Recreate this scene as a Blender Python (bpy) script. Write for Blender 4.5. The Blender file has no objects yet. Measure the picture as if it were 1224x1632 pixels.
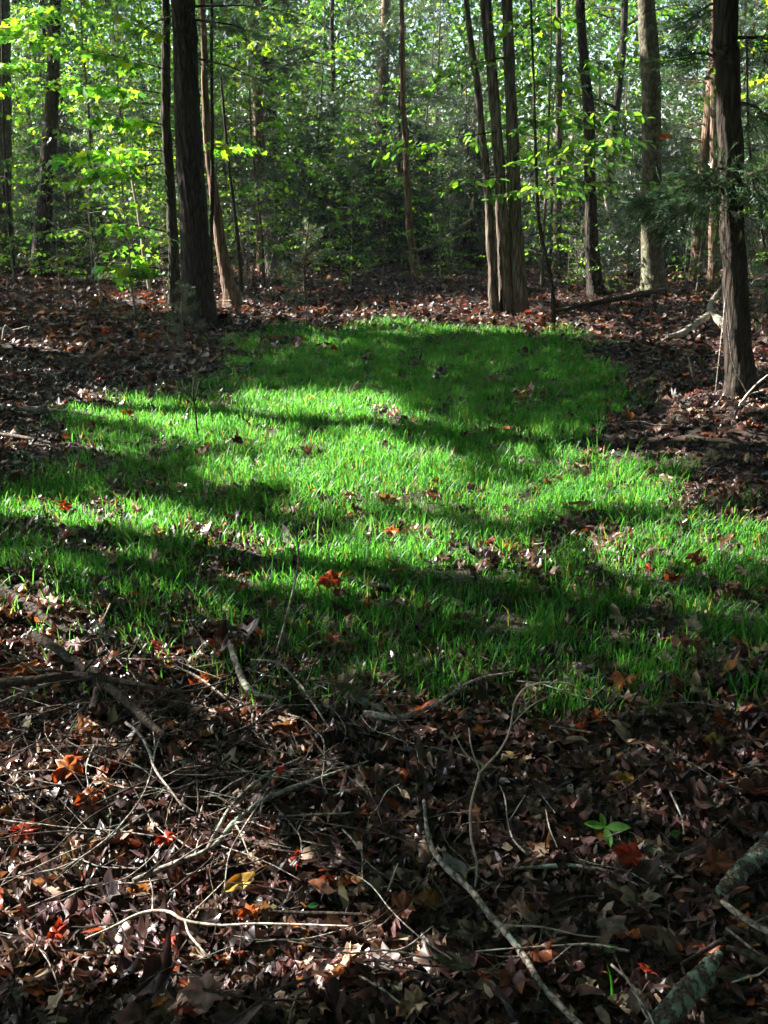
import bpy, math, random
import numpy as np
from mathutils import Vector

# ------------------------------------------------------------------ camera, sky, sun, exposure
sc = bpy.context.scene
C = sc.collection
CAM_H, PITCH, FPX = 1.5, math.radians(17.9), 1600.0        # photo is 1224 x 1632
cam = bpy.data.cameras.new('camera')
camo = bpy.data.objects.new('camera', cam); C.objects.link(camo)
camo.location = (0, 0, CAM_H)
camo.rotation_euler = (math.pi/2 - PITCH, 0, 0)
cam.sensor_fit = 'VERTICAL'; cam.sensor_height = 36.0; cam.lens = 36.0*FPX/1632
cam.clip_start = 0.05; cam.clip_end = 2000
sc.camera = camo

SUN_EL, SUN_ROT = math.radians(35), math.radians(-68)
SD = np.array([math.sin(SUN_ROT)*math.cos(SUN_EL), math.cos(SUN_ROT)*math.cos(SUN_EL), math.sin(SUN_EL)])  # towards the sun
world = bpy.data.worlds.new('World'); sc.world = world; world.use_nodes = True
wn = world.node_tree.nodes; wl = world.node_tree.links
sky = wn.new('ShaderNodeTexSky'); sky.sky_type = 'NISHITA'; sky.sun_disc = False
sky.sun_elevation = SUN_EL; sky.sun_rotation = SUN_ROT
wn['Background'].inputs['Strength'].default_value = 0.05
wl.new(sky.outputs['Color'], wn['Background'].inputs['Color'])
sl = bpy.data.lights.new('sun', 'SUN'); sl.energy = 5.0; sl.angle = math.radians(0.5); sl.color = (1.0, 0.93, 0.82)
slo = bpy.data.objects.new('sun', sl); C.objects.link(slo)
slo.rotation_euler = Vector(SD).to_track_quat('Z', 'Y').to_euler()
sc.view_settings.view_transform = 'Standard'; sc.view_settings.look = 'None'
sc.view_settings.gamma = 1; sc.view_settings.use_curve_mapping = False
sc.view_settings.exposure = 2.72
cy = sc.cycles
cy.max_bounces = 7; cy.diffuse_bounces = 4; cy.glossy_bounces = 2; cy.transmission_bounces = 4
cy.use_denoising = True; cy.denoiser = 'OPENIMAGEDENOISE'; cy.denoising_prefilter = 'ACCURATE'; cy.denoising_input_passes = 'RGB_ALBEDO_NORMAL'; cy.use_adaptive_sampling = True; cy.adaptive_threshold = 0.02
cy.sample_clamp_indirect = 4.0
cy.caustics_reflective = False; cy.caustics_refractive = False

# ------------------------------------------------------------------ terrain and photo-to-ground helpers
rs = np.random.RandomState(7); random.seed(7)

def vnoise(x, y, s, seed=0):
    x = np.asarray(x, float)*s + 100; y = np.asarray(y, float)*s + 100
    xi = np.floor(x).astype(np.int64); yi = np.floor(y).astype(np.int64)
    fx = x-xi; fy = y-yi; fx = fx*fx*(3-2*fx); fy = fy*fy*(3-2*fy)
    def h(a, b):
        n = (a*374761393 + b*668265263 + seed*982451653) & 0x7fffffff
        n = ((n ^ (n >> 13))*1274126177) & 0x7fffffff
        n = n ^ (n >> 16)
        return (n & 0xffff)/65535.0
    return (h(xi, yi)*(1-fx)+h(xi+1, yi)*fx)*(1-fy)+(h(xi, yi+1)*(1-fx)+h(xi+1, yi+1)*fx)*fy

def fbm(x, y, s, seed=0, o=3):
    t = 0; a = .5; n = 0
    for k in range(o):
        t = t+a*vnoise(x, y, s*2**k, seed+k*17); n += a; a *= .5
    return t/n

BUMPS = []      # (x, y, radius, height)
def H(x, y):
    x = np.asarray(x, float); y = np.asarray(y, float)
    h = 0.10*(fbm(x, y, .28, 3)-.5) + .04*(vnoise(x, y, 1.6, 5)-.5)
    h = h + 0.35*np.clip((np.abs(y-16)+0)*0, 0, 1)
    h = h + 0.5*np.clip((y-24)/20, 0, 1)*(fbm(x, y, .08, 9)-.3)
    for bx, by, r, a in BUMPS:
        h = h + a*np.exp(-((x-bx)**2+(y-by)**2)/(r*r))
    return h

cp, sp = math.cos(PITCH), math.sin(PITCH)
def ray(u, v):
    a = (u-612)/FPX; b = -(v-816)/FPX
    return np.array([a, cp+b*sp, -sp+b*cp])
def G(u, v, lift=0.0):
    """world point on the ground seen at photo pixel (u, v)"""
    d = ray(u, v); z = 0.0
    for k in range(12):
        t = (z-CAM_H)/min(d[2], -1e-3); p = d*t
        z = float(H(p[0], p[1]))+lift
    return np.array([p[0], p[1], z])
def D(u, v, y):
    """world point at depth y seen at photo pixel (u, v)"""
    d = ray(u, v); t = y/d[1]
    return np.array([d[0]*t, y, CAM_H+d[2]*t])
def PIX(P):
    P = np.atleast_2d(P)
    x, y, z = P[:, 0], P[:, 1], P[:, 2]-CAM_H
    dep = y*cp-z*sp; up = y*sp+z*cp
    return 612+FPX*x/dep, 816-FPX*up/dep
def mpp(P):      # metres per photo pixel at P
    return (P[1]*cp-(P[2]-CAM_H)*sp)/FPX

BUMPS += [(*G(u_, v_)[:2], .5, .07) for u_, v_ in ((320, 515), (1175, 630), (822, 495), (1040, 462), (952, 472), (278, 485), (371, 487))]
BUMPS += [(*G(1150, 690)[:2], .7, .16), (*G(1170, 640)[:2], .45, .08), (*G(30, 960)[:2], .45, .10), (-5.5, 13, 3.0, .12), (*G(1060, 1090)[:2], .3, .04)]

# ------------------------------------------------------------------ mesh builder
class MB:
    def __init__(s): s.v = []; s.li = []; s.lt = []; s.c = []; s.n = 0
    def add(s, V, F, col=None):
        V = np.asarray(V, float).reshape(-1, 3); F = np.asarray(F, np.int64)
        s.v.append(V); s.li.append((F+s.n).ravel()); s.lt.append(np.full(len(F), F.shape[1], np.int64))
        if col is None: col = (.5, .5, .5)
        col = np.asarray(col, float)
        if col.ndim == 1: col = np.repeat(col[None], len(V), 0)
        s.c.append(col); s.n += len(V)
    def mesh(s, name, smooth=True):
        me = bpy.data.meshes.new(name)
        V = np.concatenate(s.v); L = np.concatenate(s.li); T = np.concatenate(s.lt); K = np.concatenate(s.c)
        me.vertices.add(len(V)); me.vertices.foreach_set('co', V.astype(np.float32).ravel())
        me.loops.add(len(L)); me.loops.foreach_set('vertex_index', L.astype(np.int32))
        me.polygons.add(len(T))
        st = np.concatenate([[0], np.cumsum(T)[:-1]])
        me.polygons.foreach_set('loop_start', st.astype(np.int32))
        me.polygons.foreach_set('loop_total', T.astype(np.int32))
        me.update(calc_edges=True)
        if smooth: me.polygons.foreach_set('use_smooth', np.ones(len(T), bool))
        at = me.color_attributes.new('tint', 'FLOAT_COLOR', 'POINT')
        at.data.foreach_set('color', np.concatenate([K, np.ones((len(K), 1))], 1).astype(np.float32).ravel())
        return me
    def build(s, name, mat, parent=None, smooth=True, loc=None):
        if not s.n: return None
        me = s.mesh(name, smooth); me.materials.append(mat)
        o = bpy.data.objects.new(name, me); C.objects.link(o)
        if parent is not None: o.parent = parent
        if loc is not None: o.location = loc
        return o

def tag(o, label=None, cat=None, group=None, kind=None):
    if label: o['label'] = label
    if cat: o['category'] = cat
    if group: o['group'] = group
    if kind: o['kind'] = kind
    return o
def empty(name, loc, label=None, cat=None, group=None):
    o = bpy.data.objects.new(name, None); C.objects.link(o); o.location = loc
    o.empty_display_size = .2
    return tag(o, label, cat, group)

def norm(a):
    a = np.asarray(a, float); return a/np.maximum(np.linalg.norm(a, axis=-1, keepdims=True), 1e-9)

def smooth_path(P, R, step=None, n=None):
    P = np.asarray(P, float); R = np.asarray(R, float)
    if len(P) < 3: P = np.array([P[0], (P[0]+P[-1])/2, P[-1]]); R = np.array([R[0], (R[0]+R[-1])/2, R[-1]])
    L = np.linalg.norm(np.diff(P, axis=0), axis=1).sum()
    n = n or max(4, int(L/step))
    Q = np.vstack([2*P[0]-P[1], P, 2*P[-1]-P[-2]])
    t = np.linspace(0, len(P)-1-1e-6, n); i = t.astype(int); f = (t-i)[:, None]
    a, b, c, d = Q[i], Q[i+1], Q[i+2], Q[i+3]
    S = .5*((2*b)+(-a+c)*f+(2*a-5*b+4*c-d)*f**2+(-a+3*b-3*c+d)*f**3)
    return S, np.interp(t, np.arange(len(P)), R)

def tube(mb, P, R, seg=6, col=(.5, .5, .5), ridge=0.0, lobes=0.0, seed=0, knob=0.0, cap=True):
    """tapered tube; ridge = depth of vertical bark furrows as a share of the radius"""
    P = np.asarray(P, float); R = np.asarray(R, float); n = len(P)
    T = norm(np.gradient(P, axis=0))
    ref = np.array([1., 0, 0]) if abs(T[0][2]) > .7 else np.array([0, 0, 1.])
    X = norm(np.cross(ref, T)); Y = np.cross(T, X)
    a = np.linspace(0, 2*np.pi, seg, endpoint=False)
    rad = np.repeat(R[:, None], seg, 1)
    if ridge > 0 or knob > 0:
        s = np.concatenate([[0], np.cumsum(np.linalg.norm(np.diff(P, axis=0), axis=1))])
        AA, SS = np.meshgrid(a, s); KF = min(30.0, max(2.5, .22/R.mean()))
        if ridge > 0:
            k = max(3.0, 2*np.pi*R.mean()/.035)/(2*np.pi)
            w1 = vnoise(np.cos(AA)*k+seed, SS*3.0+np.sin(AA)*k, 1.0, seed)
            w2 = vnoise(np.cos(AA)*k*2+seed, SS*9.0+np.sin(AA)*k*2, 1.0, seed+3)
            rad = rad*(1+ridge*((w1-.5)*1.4+(w2-.5)*.8))
        if knob > 0:
            rad = rad*(1+knob*(vnoise(SS*KF, AA*0+seed*3.1, 1.0, seed+5)-.5)*2 + knob*(vnoise(np.cos(AA)*1.2+SS*KF*.7, np.sin(AA)*1.2, 1.0, seed+8)-.5))
    if lobes > 0:
        hh = (P[:, 2]-P[0, 2])[:, None]; rad = rad*(1+lobes*np.exp(-hh/.16)*(np.sin(a*4+seed)[None]*.6+np.sin(a*7+seed*2)[None]*.4+.35))
    V = P[:, None]+rad[..., None]*(np.cos(a)[None, :, None]*X[:, None]+np.sin(a)[None, :, None]*Y[:, None])
    i = np.arange(n-1)[:, None]*seg; j = np.arange(seg)[None]; j2 = (j+1) % seg
    F = np.stack([i+j, i+j2, i+seg+j2, i+seg+j], -1).reshape(-1, 4)
    mb.add(V.reshape(-1, 3), F, col)
    if cap:
        for e, r in ((0, 1), (n-1, -1)):
            ring = V[e]; c = P[e]-T[e]*0.2*R[e]*r
            VV = np.vstack([ring, c]); k = np.arange(seg)
            FF = np.stack([k, np.full(seg, seg), (k+1) % seg], -1)
            if e: FF = FF[:, ::-1]
            mb.add(VV, FF, col)

def inst(mb, TV, TF, P, A, N, S, col, bend=None, fold=None, asp=None):
    """many copies of a small template: x along A, z along N, scale S"""
    P = np.asarray(P, float); n = len(P)
    if not n: return
    A = norm(A); N = np.asarray(N, float); N = norm(N-A*(N*A).sum(1, keepdims=True)); B = np.cross(N, A)
    TV = np.asarray(TV, float); S = np.broadcast_to(np.asarray(S, float), (n,))
    T = np.repeat(TV[None], n, 0)
    if asp is not None: T[..., 1] *= asp[:, None]
    if fold is not None: T[..., 2] += fold[:, None]*np.abs(T[..., 1])
    if bend is not None:
        r2 = T[..., 0]**2; T[..., 2] += bend[:, None]*r2 + bend[:, None]*.8*T[..., 1]**2
    V = P[:, None]+S[:, None, None]*(T[..., 0:1]*A[:, None]+T[..., 1:2]*B[:, None]+T[..., 2:3]*N[:, None])
    k = len(TV)
    F = (np.asarray(TF)[None]+(np.arange(n)*k)[:, None, None]).reshape(-1, len(TF[0]))
    col = np.asarray(col, float)
    if col.ndim == 1: col = np.repeat(col[None], n, 0)
    mb.add(V.reshape(-1, 3), F, np.repeat(col, k, 0))

# leaf templates
OVAL_V = [(0, 0, 0), (.42, .27, .05), (1, 0, -.06), (.45, 0, -.02), (.42, -.27, .05)]
OVAL_F = [(0, 3, 2, 1), (0, 4, 2, 3)]
ELL_V = [(0, 0, 0), (.22, .2, .03), (.5, .28, .05), (.8, .17, .02), (1, 0, -.06), (.8, -.17, .02), (.5, -.28, .05), (.22, -.2, .03), (.5, 0, -.02)]
ELL_F = [(8, 0, 1), (8, 1, 2), (8, 2, 3), (8, 3, 4), (8, 4, 5), (8, 5, 6), (8, 6, 7), (8, 7, 0)]
ELL_F = [tuple(reversed(f)) for f in ELL_F]
def star_leaf(seed, lobes, crumple=.10, simple=False):
    r = random.Random(seed); pts = []
    for ang, rad in lobes:
        a = math.radians(ang); rr = rad*(1+r.uniform(-.08, .08))
        pts.append((rr*math.cos(a), rr*math.sin(a), r.uniform(-crumple, crumple)))
    V = [(0, 0, r.uniform(-.03, .03))]+pts
    mid = [(x*.5, y*.5, r.uniform(-crumple, crumple)*.8) for x, y, z in pts]
    n = len(pts); V += mid; F = []
    for k in range(n):
        k2 = (k+1) % n
        F.append((0, 1+n+k, 1+n+k2)); F.append((1+n+k, 1+k, 1+k2)); F.append((1+n+k, 1+k2, 1+n+k2))
    V = [(x*.6+.45, y*.6, z) for x, y, z in V]
    return V, F
MAPLE = [(180, .35), (205, .8), (228, .55), (250, .7), (268, .9), (292, .6), (320, .95), (335, .7), (350, .85), (0, 1.1),
         (10, .85), (25, .72), (40, .95), (68, .6), (92, .9), (110, .7), (132, .55), (155, .8)]
OAK = [(180, .5), (200, .35), (235, .55), (262, .38), (285, .62), (300, .42), (325, .8), (338, .6), (350, .95), (0, 1.05), (10, .95), (22, .6),
       (35, .8), (60, .42), (75, .62), (98, .38), (125, .55), (160, .35)]
BEECH = [(180, .9), (215, .55), (250, .45), (285, .45), (320, .6), (345, .9), (0, 1.1), (15, .9), (40, .6), (75, .45), (110, .45), (145, .55)]
LITTER_T = [star_leaf(s, l, c) for s, l, c in [(1, MAPLE, .16), (2, MAPLE, .24), (3, MAPLE, .12), (4, OAK, .2), (5, OAK, .26), (6, BEECH, .15), (7, BEECH, .24)]]
FAR_T = [star_leaf(8, [(180, .6), (235, .7), (300, .8), (0, 1.0), (60, .8), (125, .7)], .2), star_leaf(9, [(180, .8), (240, .45), (310, .5), (0, 1.0), (50, .5), (120, .45)], .15)]
MAPLE_G_V = [(0, 0, 0), (.12, .42, .03), (.42, .2, 0), (.62, .44, .02), (.62, .14, 0), (1, 0, -.05), (.62, -.14, 0), (.62, -.44, .02), (.42, -.2, 0), (.12, -.42, .03), (.38, 0, -.02)]
MAPLE_G_F = [(10, (k+1) % 10, k) for k in range(10)]
FROND = []; FRONDF = []
for k, (x0, ang, L) in enumerate([(0, 0, 1), (.12, 38, .55), (.2, -36, .6), (.38, 33, .5), (.45, -34, .48), (.6, 30, .38), (.66, -30, .35)]):
    a = math.radians(ang); ex, ey = x0+L*math.cos(a)*(1 if k else 1), L*math.sin(a)
    w = .035
    FROND += [(x0, -w, 0), (x0, w, 0), (ex, ey, -.04*k*(1 if k % 2 else -1))]; FRONDF.append((3*k, 3*k+2, 3*k+1))

# ------------------------------------------------------------------ materials
def newmat(name):
    m = bpy.data.materials.new(name); m.use_nodes = True
    m.node_tree.nodes.clear(); return m, m.node_tree.nodes, m.node_tree.links
def leafmat(name, trans=.5, tmul=(1.9, 1.75, .8), gloss=.06, rough=.45, noise=.35, gk=.22):
    m, n, l = newmat(name)
    at = n.new('ShaderNodeAttribute'); at.attribute_name = 'tint'
    tc = n.new('ShaderNodeTexCoord'); nz = n.new('ShaderNodeTexNoise'); nz.inputs['Scale'].default_value = 38; nz.inputs['Detail'].default_value = 3
    l.new(tc.outputs['Object'], nz.inputs['Vector'])
    mr = n.new('ShaderNodeMapRange'); mr.inputs['From Min'].default_value = .3; mr.inputs['From Max'].default_value = .7
    mr.inputs['To Min'].default_value = 1-noise; mr.inputs['To Max'].default_value = 1+noise
    l.new(nz.outputs['Fac'], mr.inputs['Value'])
    mu = n.new('ShaderNodeVectorMath'); mu.operation = 'SCALE'
    l.new(at.outputs['Color'], mu.inputs[0]); l.new(mr.outputs['Result'], mu.inputs['Scale'])
    d = n.new('ShaderNodeBsdfDiffuse'); l.new(mu.outputs[0], d.inputs['Color'])
    out = n.new('ShaderNodeOutputMaterial'); cur = d
    if trans > 0:
        m2 = n.new('ShaderNodeVectorMath'); m2.operation = 'MULTIPLY'; m2.inputs[1].default_value = tmul
        l.new(mu.outputs[0], m2.inputs[0])
        t = n.new('ShaderNodeBsdfTranslucent'); l.new(m2.outputs[0], t.inputs['Color'])
        mx = n.new('ShaderNodeMixShader'); mx.inputs[0].default_value = trans
        l.new(d.outputs[0], mx.inputs[1]); l.new(t.outputs[0], mx.inputs[2]); cur = mx
    g = n.new('ShaderNodeBsdfGlossy'); g.inputs['Roughness'].default_value = rough; g.inputs['Color'].default_value = (.9, .95, 1, 1)
    mx2 = n.new('ShaderNodeMixShader'); mx2.inputs[0].default_value = gloss
    fr = n.new('ShaderNodeFresnel'); fr.inputs['IOR'].default_value = 1.0+gloss*6; fm = n.new('ShaderNodeMath'); fm.operation = 'MULTIPLY'; fm.inputs[1].default_value = gk; l.new(fr.outputs[0], fm.inputs[0]); l.new(fm.outputs[0], mx2.inputs[0])
    l.new(cur.outputs[0], mx2.inputs[1]); l.new(g.outputs[0], mx2.inputs[2])
    l.new(mx2.outputs[0], out.inputs['Surface']); return m
M_LEAF = leafmat('green_leaves', .6, (2.5, 2.9, .9), .06, .4)
M_GRASS = leafmat('grass_blades', .5, (3.3, 3.0, 1.3), .05, .5, .35, .04)
M_CEDAR = leafmat('cedar_foliage', .35, (1.6, 1.5, .8), .08, .5)
M_LITTER = leafmat('dead_leaves', .25, (2.0, 1.1, .5), .065, .36, .6, .42)

def barkmat(name, dark, light, scale=1.0, lichen=0.0, lichcol=(.16, .26, .18), bump=.6, stretch=.16, rough=.9):
    m, n, l = newmat(name)
    tc = n.new('ShaderNodeTexCoord'); mp = n.new('ShaderNodeMapping'); mp.inputs['Scale'].default_value = (1, 1, stretch)
    l.new(tc.outputs['Object'], mp.inputs['Vector'])
    nz = n.new('ShaderNodeTexNoise'); nz.inputs['Scale'].default_value = 28*scale; nz.inputs['Detail'].default_value = 6; nz.inputs['Roughness'].default_value = .65
    l.new(mp.outputs[0], nz.inputs['Vector'])
    vo = n.new('ShaderNodeTexVoronoi'); vo.inputs['Scale'].default_value = 16*scale; vo.feature = 'DISTANCE_TO_EDGE'
    l.new(mp.outputs[0], vo.inputs['Vector'])
    ad = n.new('ShaderNodeMath'); ad.operation = 'MULTIPLY_ADD'; ad.inputs[1].default_value = 1.1; l.new(vo.outputs['Distance'], ad.inputs[0]); l.new(nz.outputs['Fac'], ad.inputs[2])
    cr = n.new('ShaderNodeValToRGB'); cr.color_ramp.elements[0].position = .42; cr.color_ramp.elements[0].color = (*dark, 1)
    cr.color_ramp.elements[1].position = .85; cr.color_ramp.elements[1].color = (*light, 1)
    l.new(ad.outputs[0], cr.inputs['Fac']); col = cr.outputs['Color']
    if lichen > 0:
        n2 = n.new('ShaderNodeTexNoise'); n2.inputs['Scale'].default_value = 7*scale; n2.inputs['Detail'].default_value = 5
        l.new(tc.outputs['Object'], n2.inputs['Vector'])
        r2 = n.new('ShaderNodeValToRGB'); r2.color_ramp.elements[0].position = .62-lichen*.25; r2.color_ramp.elements[1].position = .68-lichen*.25
        l.new(n2.outputs['Fac'], r2.inputs['Fac'])
        mx = n.new('ShaderNodeMix'); mx.data_type = 'RGBA'; mx.inputs[7].default_value = (*lichcol, 1)
        l.new(r2.outputs['Color'], mx.inputs[0]); l.new(col, mx.inputs[6]); col = mx.outputs[2]
    b = n.new('ShaderNodeBump'); b.inputs['Strength'].default_value = bump; b.inputs['Distance'].default_value = .02
    l.new(ad.outputs[0], b.inputs['Height'])
    p = n.new('ShaderNodeBsdfPrincipled'); p.inputs['Roughness'].default_value = rough; p.inputs['Specular IOR Level'].default_value = .25
    l.new(col, p.inputs['Base Color']); l.new(b.outputs[0], p.inputs['Normal'])
    o = n.new('ShaderNodeOutputMaterial'); l.new(p.outputs[0], o.inputs['Surface']); return m
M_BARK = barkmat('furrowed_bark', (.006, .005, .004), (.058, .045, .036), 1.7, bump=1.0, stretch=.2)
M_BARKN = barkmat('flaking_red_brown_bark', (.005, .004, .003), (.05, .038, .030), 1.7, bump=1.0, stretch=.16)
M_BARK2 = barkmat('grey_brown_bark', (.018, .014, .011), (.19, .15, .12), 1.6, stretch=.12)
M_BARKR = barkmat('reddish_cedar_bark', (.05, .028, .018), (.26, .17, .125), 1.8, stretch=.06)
M_BARKM = barkmat('mossy_smooth_bark', (.028, .026, .019), (.14, .125, .09), 1.4, .3, (.14, .16, .09), .3, .5)
M_PALE = barkmat('bleached_wood', (.22, .19, .15), (.52, .46, .39), 2.0, bump=.4)
M_ROOT = barkmat('weathered_root', (.20, .17, .14), (.52, .46, .38), 1.6, .2, (.12, .13, .09), .8)
M_TWIG = barkmat('grey_twig_bark', (.04, .034, .028), (.32, .28, .245), 3.0, .25, (.28, .33, .28), .4, 1.0)
M_TWIGD = barkmat('dark_twig_bark', (.012, .009, .007), (.06, .045, .035), 3.0, bump=.5, stretch=1.0)
M_LICH = barkmat('lichen_crusted_log', (.03, .025, .02), (.16, .13, .10), 5.0, .46, (.26, .34, .26), 1.0, 1.0)

# ------------------------------------------------------------------ ground
m, n, l = newmat('forest_soil')
tc = n.new('ShaderNodeTexCoord')
n1 = n.new('ShaderNodeTexNoise'); n1.inputs['Scale'].default_value = 14; n1.inputs['Detail'].default_value = 8; n1.inputs['Roughness'].default_value = .7
v1 = n.new('ShaderNodeTexVoronoi'); v1.inputs['Scale'].default_value = 16
l.new(tc.outputs['Object'], n1.inputs['Vector']); l.new(tc.outputs['Object'], v1.inputs['Vector'])
cr = n.new('ShaderNodeValToRGB'); cr.color_ramp.elements[0].position = .3; cr.color_ramp.elements[0].color = (.010, .0075, .006, 1)
cr.color_ramp.elements[1].position = .75; cr.color_ramp.elements[1].color = (.06, .038, .025, 1)
l.new(n1.outputs['Fac'], cr.inputs['Fac'])
mx = n.new('ShaderNodeMix'); mx.data_type = 'RGBA'; mx.blend_type = 'MULTIPLY'; mx.inputs[0].default_value = .5
l.new(cr.outputs['Color'], mx.inputs[6]); l.new(v1.outputs['Color'], mx.inputs[7])
b = n.new('ShaderNodeBump'); b.inputs['Strength'].default_value = .8; b.inputs['Distance'].default_value = .03; l.new(v1.outputs['Distance'], b.inputs['Height'])
p = n.new('ShaderNodeBsdfPrincipled'); p.inputs['Roughness'].default_value = .95
l.new(mx.outputs[2], p.inputs['Base Color']); l.new(b.outputs[0], p.inputs['Normal'])
o = n.new('ShaderNodeOutputMaterial'); l.new(p.outputs[0], o.inputs['Surface']); M_SOIL = m
gx = np.concatenate([np.linspace(-400, -16, 24), np.linspace(-15, 15, 161), np.linspace(16, 400, 24)])
gy = np.concatenate([np.linspace(-200, -3, 14), np.linspace(-2, 26, 181), np.linspace(27, 500, 40)])
GX, GY = np.meshgrid(gx, gy); GZ = H(GX, GY)
nx, ny = len(gx), len(gy)
i = np.arange(ny-1)[:, None]*nx; j = np.arange(nx-1)[None]
F = np.stack([i+j, i+j+1, i+nx+j+1, i+nx+j], -1).reshape(-1, 4)
mb = MB(); mb.add(np.stack([GX, GY, GZ], -1).reshape(-1, 3), F)
tag(mb.build('ground', M_SOIL), kind='structure')

# ------------------------------------------------------------------ where the sun reaches the ground (gaps in the canopy)
# (x0, y0, x1, y1, half height, strength) in photo pixels, later turned into places on the ground
LIT = [(0, 872, 260, 895, 14, .4), (250, 905, 430, 935, 14, .4), (650, 965, 1224, 975, 10, .3), (340, 466, 640, 470, 6, .75), (700, 480, 860, 500, 7, .8), (600, 490, 860, 492, 5, .6), (880, 478, 1060, 474, 7, .8), (1080, 475, 1224, 480, 7, .6), (60, 470, 300, 475, 4, .4), (150, 628, 300, 655, 22, .95), (0, 560, 120, 560, 9, .7), (10, 622, 170, 630, 12, .8), (0, 690, 150, 690, 15, .5),
       (515, 535, 680, 528, 14, .85), (380, 510, 860, 508, 10, .8), (405, 630, 620, 640, 20, .95), (600, 650, 660, 655, 12, .9), (300, 672, 600, 700, 23, .8), (760, 672, 1000, 715, 12, .5),
       (170, 690, 480, 740, 20, .5), (420, 745, 680, 735, 32, .95), (560, 790, 800, 780, 28, .8), (640, 760, 840, 805, 22, .6),
       (880, 720, 1100, 800, 30, .9), (820, 815, 960, 800, 22, .85), (900, 760, 1100, 812, 20, .9), (1040, 730, 1224, 720, 26, .75), (1130, 690, 1224, 690, 14, .8), (1060, 790, 1224, 790, 20, .7),
       (860, 690, 1020, 690, 10, .4),
       (0, 822, 200, 815, 26, .8), (200, 812, 360, 850, 24, .9), (350, 850, 510, 895, 26, .95), (430, 905, 620, 935, 24, .95), (520, 830, 700, 850, 22, .7), (560, 860, 860, 895, 28, .75),
       (1060, 880, 1224, 870, 38, .95), (960, 890, 1060, 890, 14, .5), (600, 985, 1224, 985, 14, .35),
       (0, 1060, 140, 1040, 28, .85), (160, 1090, 260, 1100, 14, .7), (300, 1075, 340, 1080, 14, .9), (0, 1180, 170, 1200, 26, .65), (0, 1260, 140, 1290, 40, .75), (385, 1150, 480, 1200, 16, .7), (560, 1255, 590, 1265, 12, .9), (630, 1264, 680, 1264, 8, .9),
       (200, 1300, 380, 1360, 34, .55), (0, 1400, 420, 1440, 44, .7), (0, 1520, 420, 1560, 60, .75), (400, 1500, 600, 1560, 44, .75), (580, 1600, 760, 1590, 34, .8), (660, 1540, 720, 1560, 22, .85),
       (490, 1410, 530, 1440, 22, .8), (400, 1340, 420, 1400, 30, .6), (980, 1390, 1110, 1400, 14, .7), (1040, 1080, 1200, 1070, 14, .4), (1040, 1620, 1100, 1590, 26, .7), (970, 1600, 1010, 1600, 20, .7),
       (1060, 520, 1224, 530, 12, .75), (900, 480, 1060, 480, 8, .8), (1140, 1350, 1200, 1300, 14, .4)]
LT = np.array(LIT, float)
def lit_amount(u, v):
    u = np.asarray(u); v = np.asarray(v); best = np.zeros(len(u))
    for x0, y0, x1, y1, hh, s in LT:
        t = np.clip(((u-x0)*(x1-x0)+(v-y0)*(y1-y0)*4)/((x1-x0)**2+4*(y1-y0)**2+1e-6), 0, 1)
        dx = (u-(x0+t*(x1-x0)))/2.2; dy = v-(y0+t*(y1-y0))
        d = np.hypot(dx, dy)/hh
        best = np.maximum(best, s*np.clip((1.35-d)/.5, 0, 1))
    return np.clip(best*np.where(v > 1000, 1.3, 1.0), 0, 1)

# ------------------------------------------------------------------ trees in the clearing's edge
def px_path(pts, y, lean=0.0):
    """trunk drawn bottom to top through photo pixels; stands at depth y (lean = change of depth per metre height)"""
    P = []; base = None
    for k, (u, v, w) in enumerate(pts):
        yy = y if base is None else y+lean*(P[-1][2]-base)
        q = D(u, v, yy)
        if base is None: base = q[2]
        P.append((*q, w*.5*mpp(q)))
    return np.array(P)

TREES = []
def tree(label, pts, mat, ridge=.10, top=9.0, y=None, name='tree', cat='tree', seg=28, flare=1.5, dark=False, stems=None, knob=.06, limbs=True):
    seed = len(TREES)+3
    g = G(pts[0][0], pts[0][1]); yy = y or g[1]
    root = empty(name, (g[0], yy, H(g[0], yy)) if y is None else (D(pts[0][0], pts[0][1], yy)[0], yy, float(H(D(pts[0][0], pts[0][1], yy)[0], yy))), label, cat)
    L = np.array(root.location)
    mb = MB()
    tops = []
    for pp in (stems or [pts]):
        P = px_path(pp, yy + (0 if pp is pts else (int(pp[0][0]) % 5-2)*.04))
        z0 = H(P[0][0], P[0][1])-.12
        if P[0][2] > z0: P = np.vstack([[P[0][0], P[0][1], z0, P[0][3]*1.1], P])
        d = norm(P[-1][:3]-P[-2][:3]); rt = P[-1][3]
        if top and P[-1][2] < top:
            k = 3
            for q in range(1, k+1):
                f = q/k; e = P[-1][:3]+norm(d*np.array([.6, .6, 1]))*(top-P[-1][2])/k if q == 1 else e+np.array([random.uniform(-.2, .2), random.uniform(-.2, .2), 1])*(top-P[-1][2] if q == 1 else stepz)
                if q == 1: stepz = (top-P[-1][2])/k; base_r = rt
                P = np.vstack([P, [*e, max(.02, base_r*(1-.75*f))]])
        S, R = smooth_path(P[:, :3], P[:, 3], n=max(14, int((P[-1][2]-P[0][2])/.04)))
        hgt = S[:, 2]-S[0, 2]
        R = R*(1+(flare-1)*np.exp(-hgt/.18))
        w = np.cumsum(rs.normal(0, .0016, (len(S), 2)), 0); w -= np.linspace(0, 1, len(S))[:, None]*w[-1]
        S[:, :2] += w
        tube(mb, S-L, R, seg, ridge=ridge, seed=seed, knob=knob, lobes=0 if seg <= 12 else (.12 if stems else .3))
        tops.append((S, R))
    mb.build('trunk', mat, root)
    TREES.append(dict(root=root, L=L, S=tops[0][0], R=tops[0][1], mat=mat, dark=dark, tops=tops, leaves=[], limbs=limbs))
    return TREES[-1]

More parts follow.
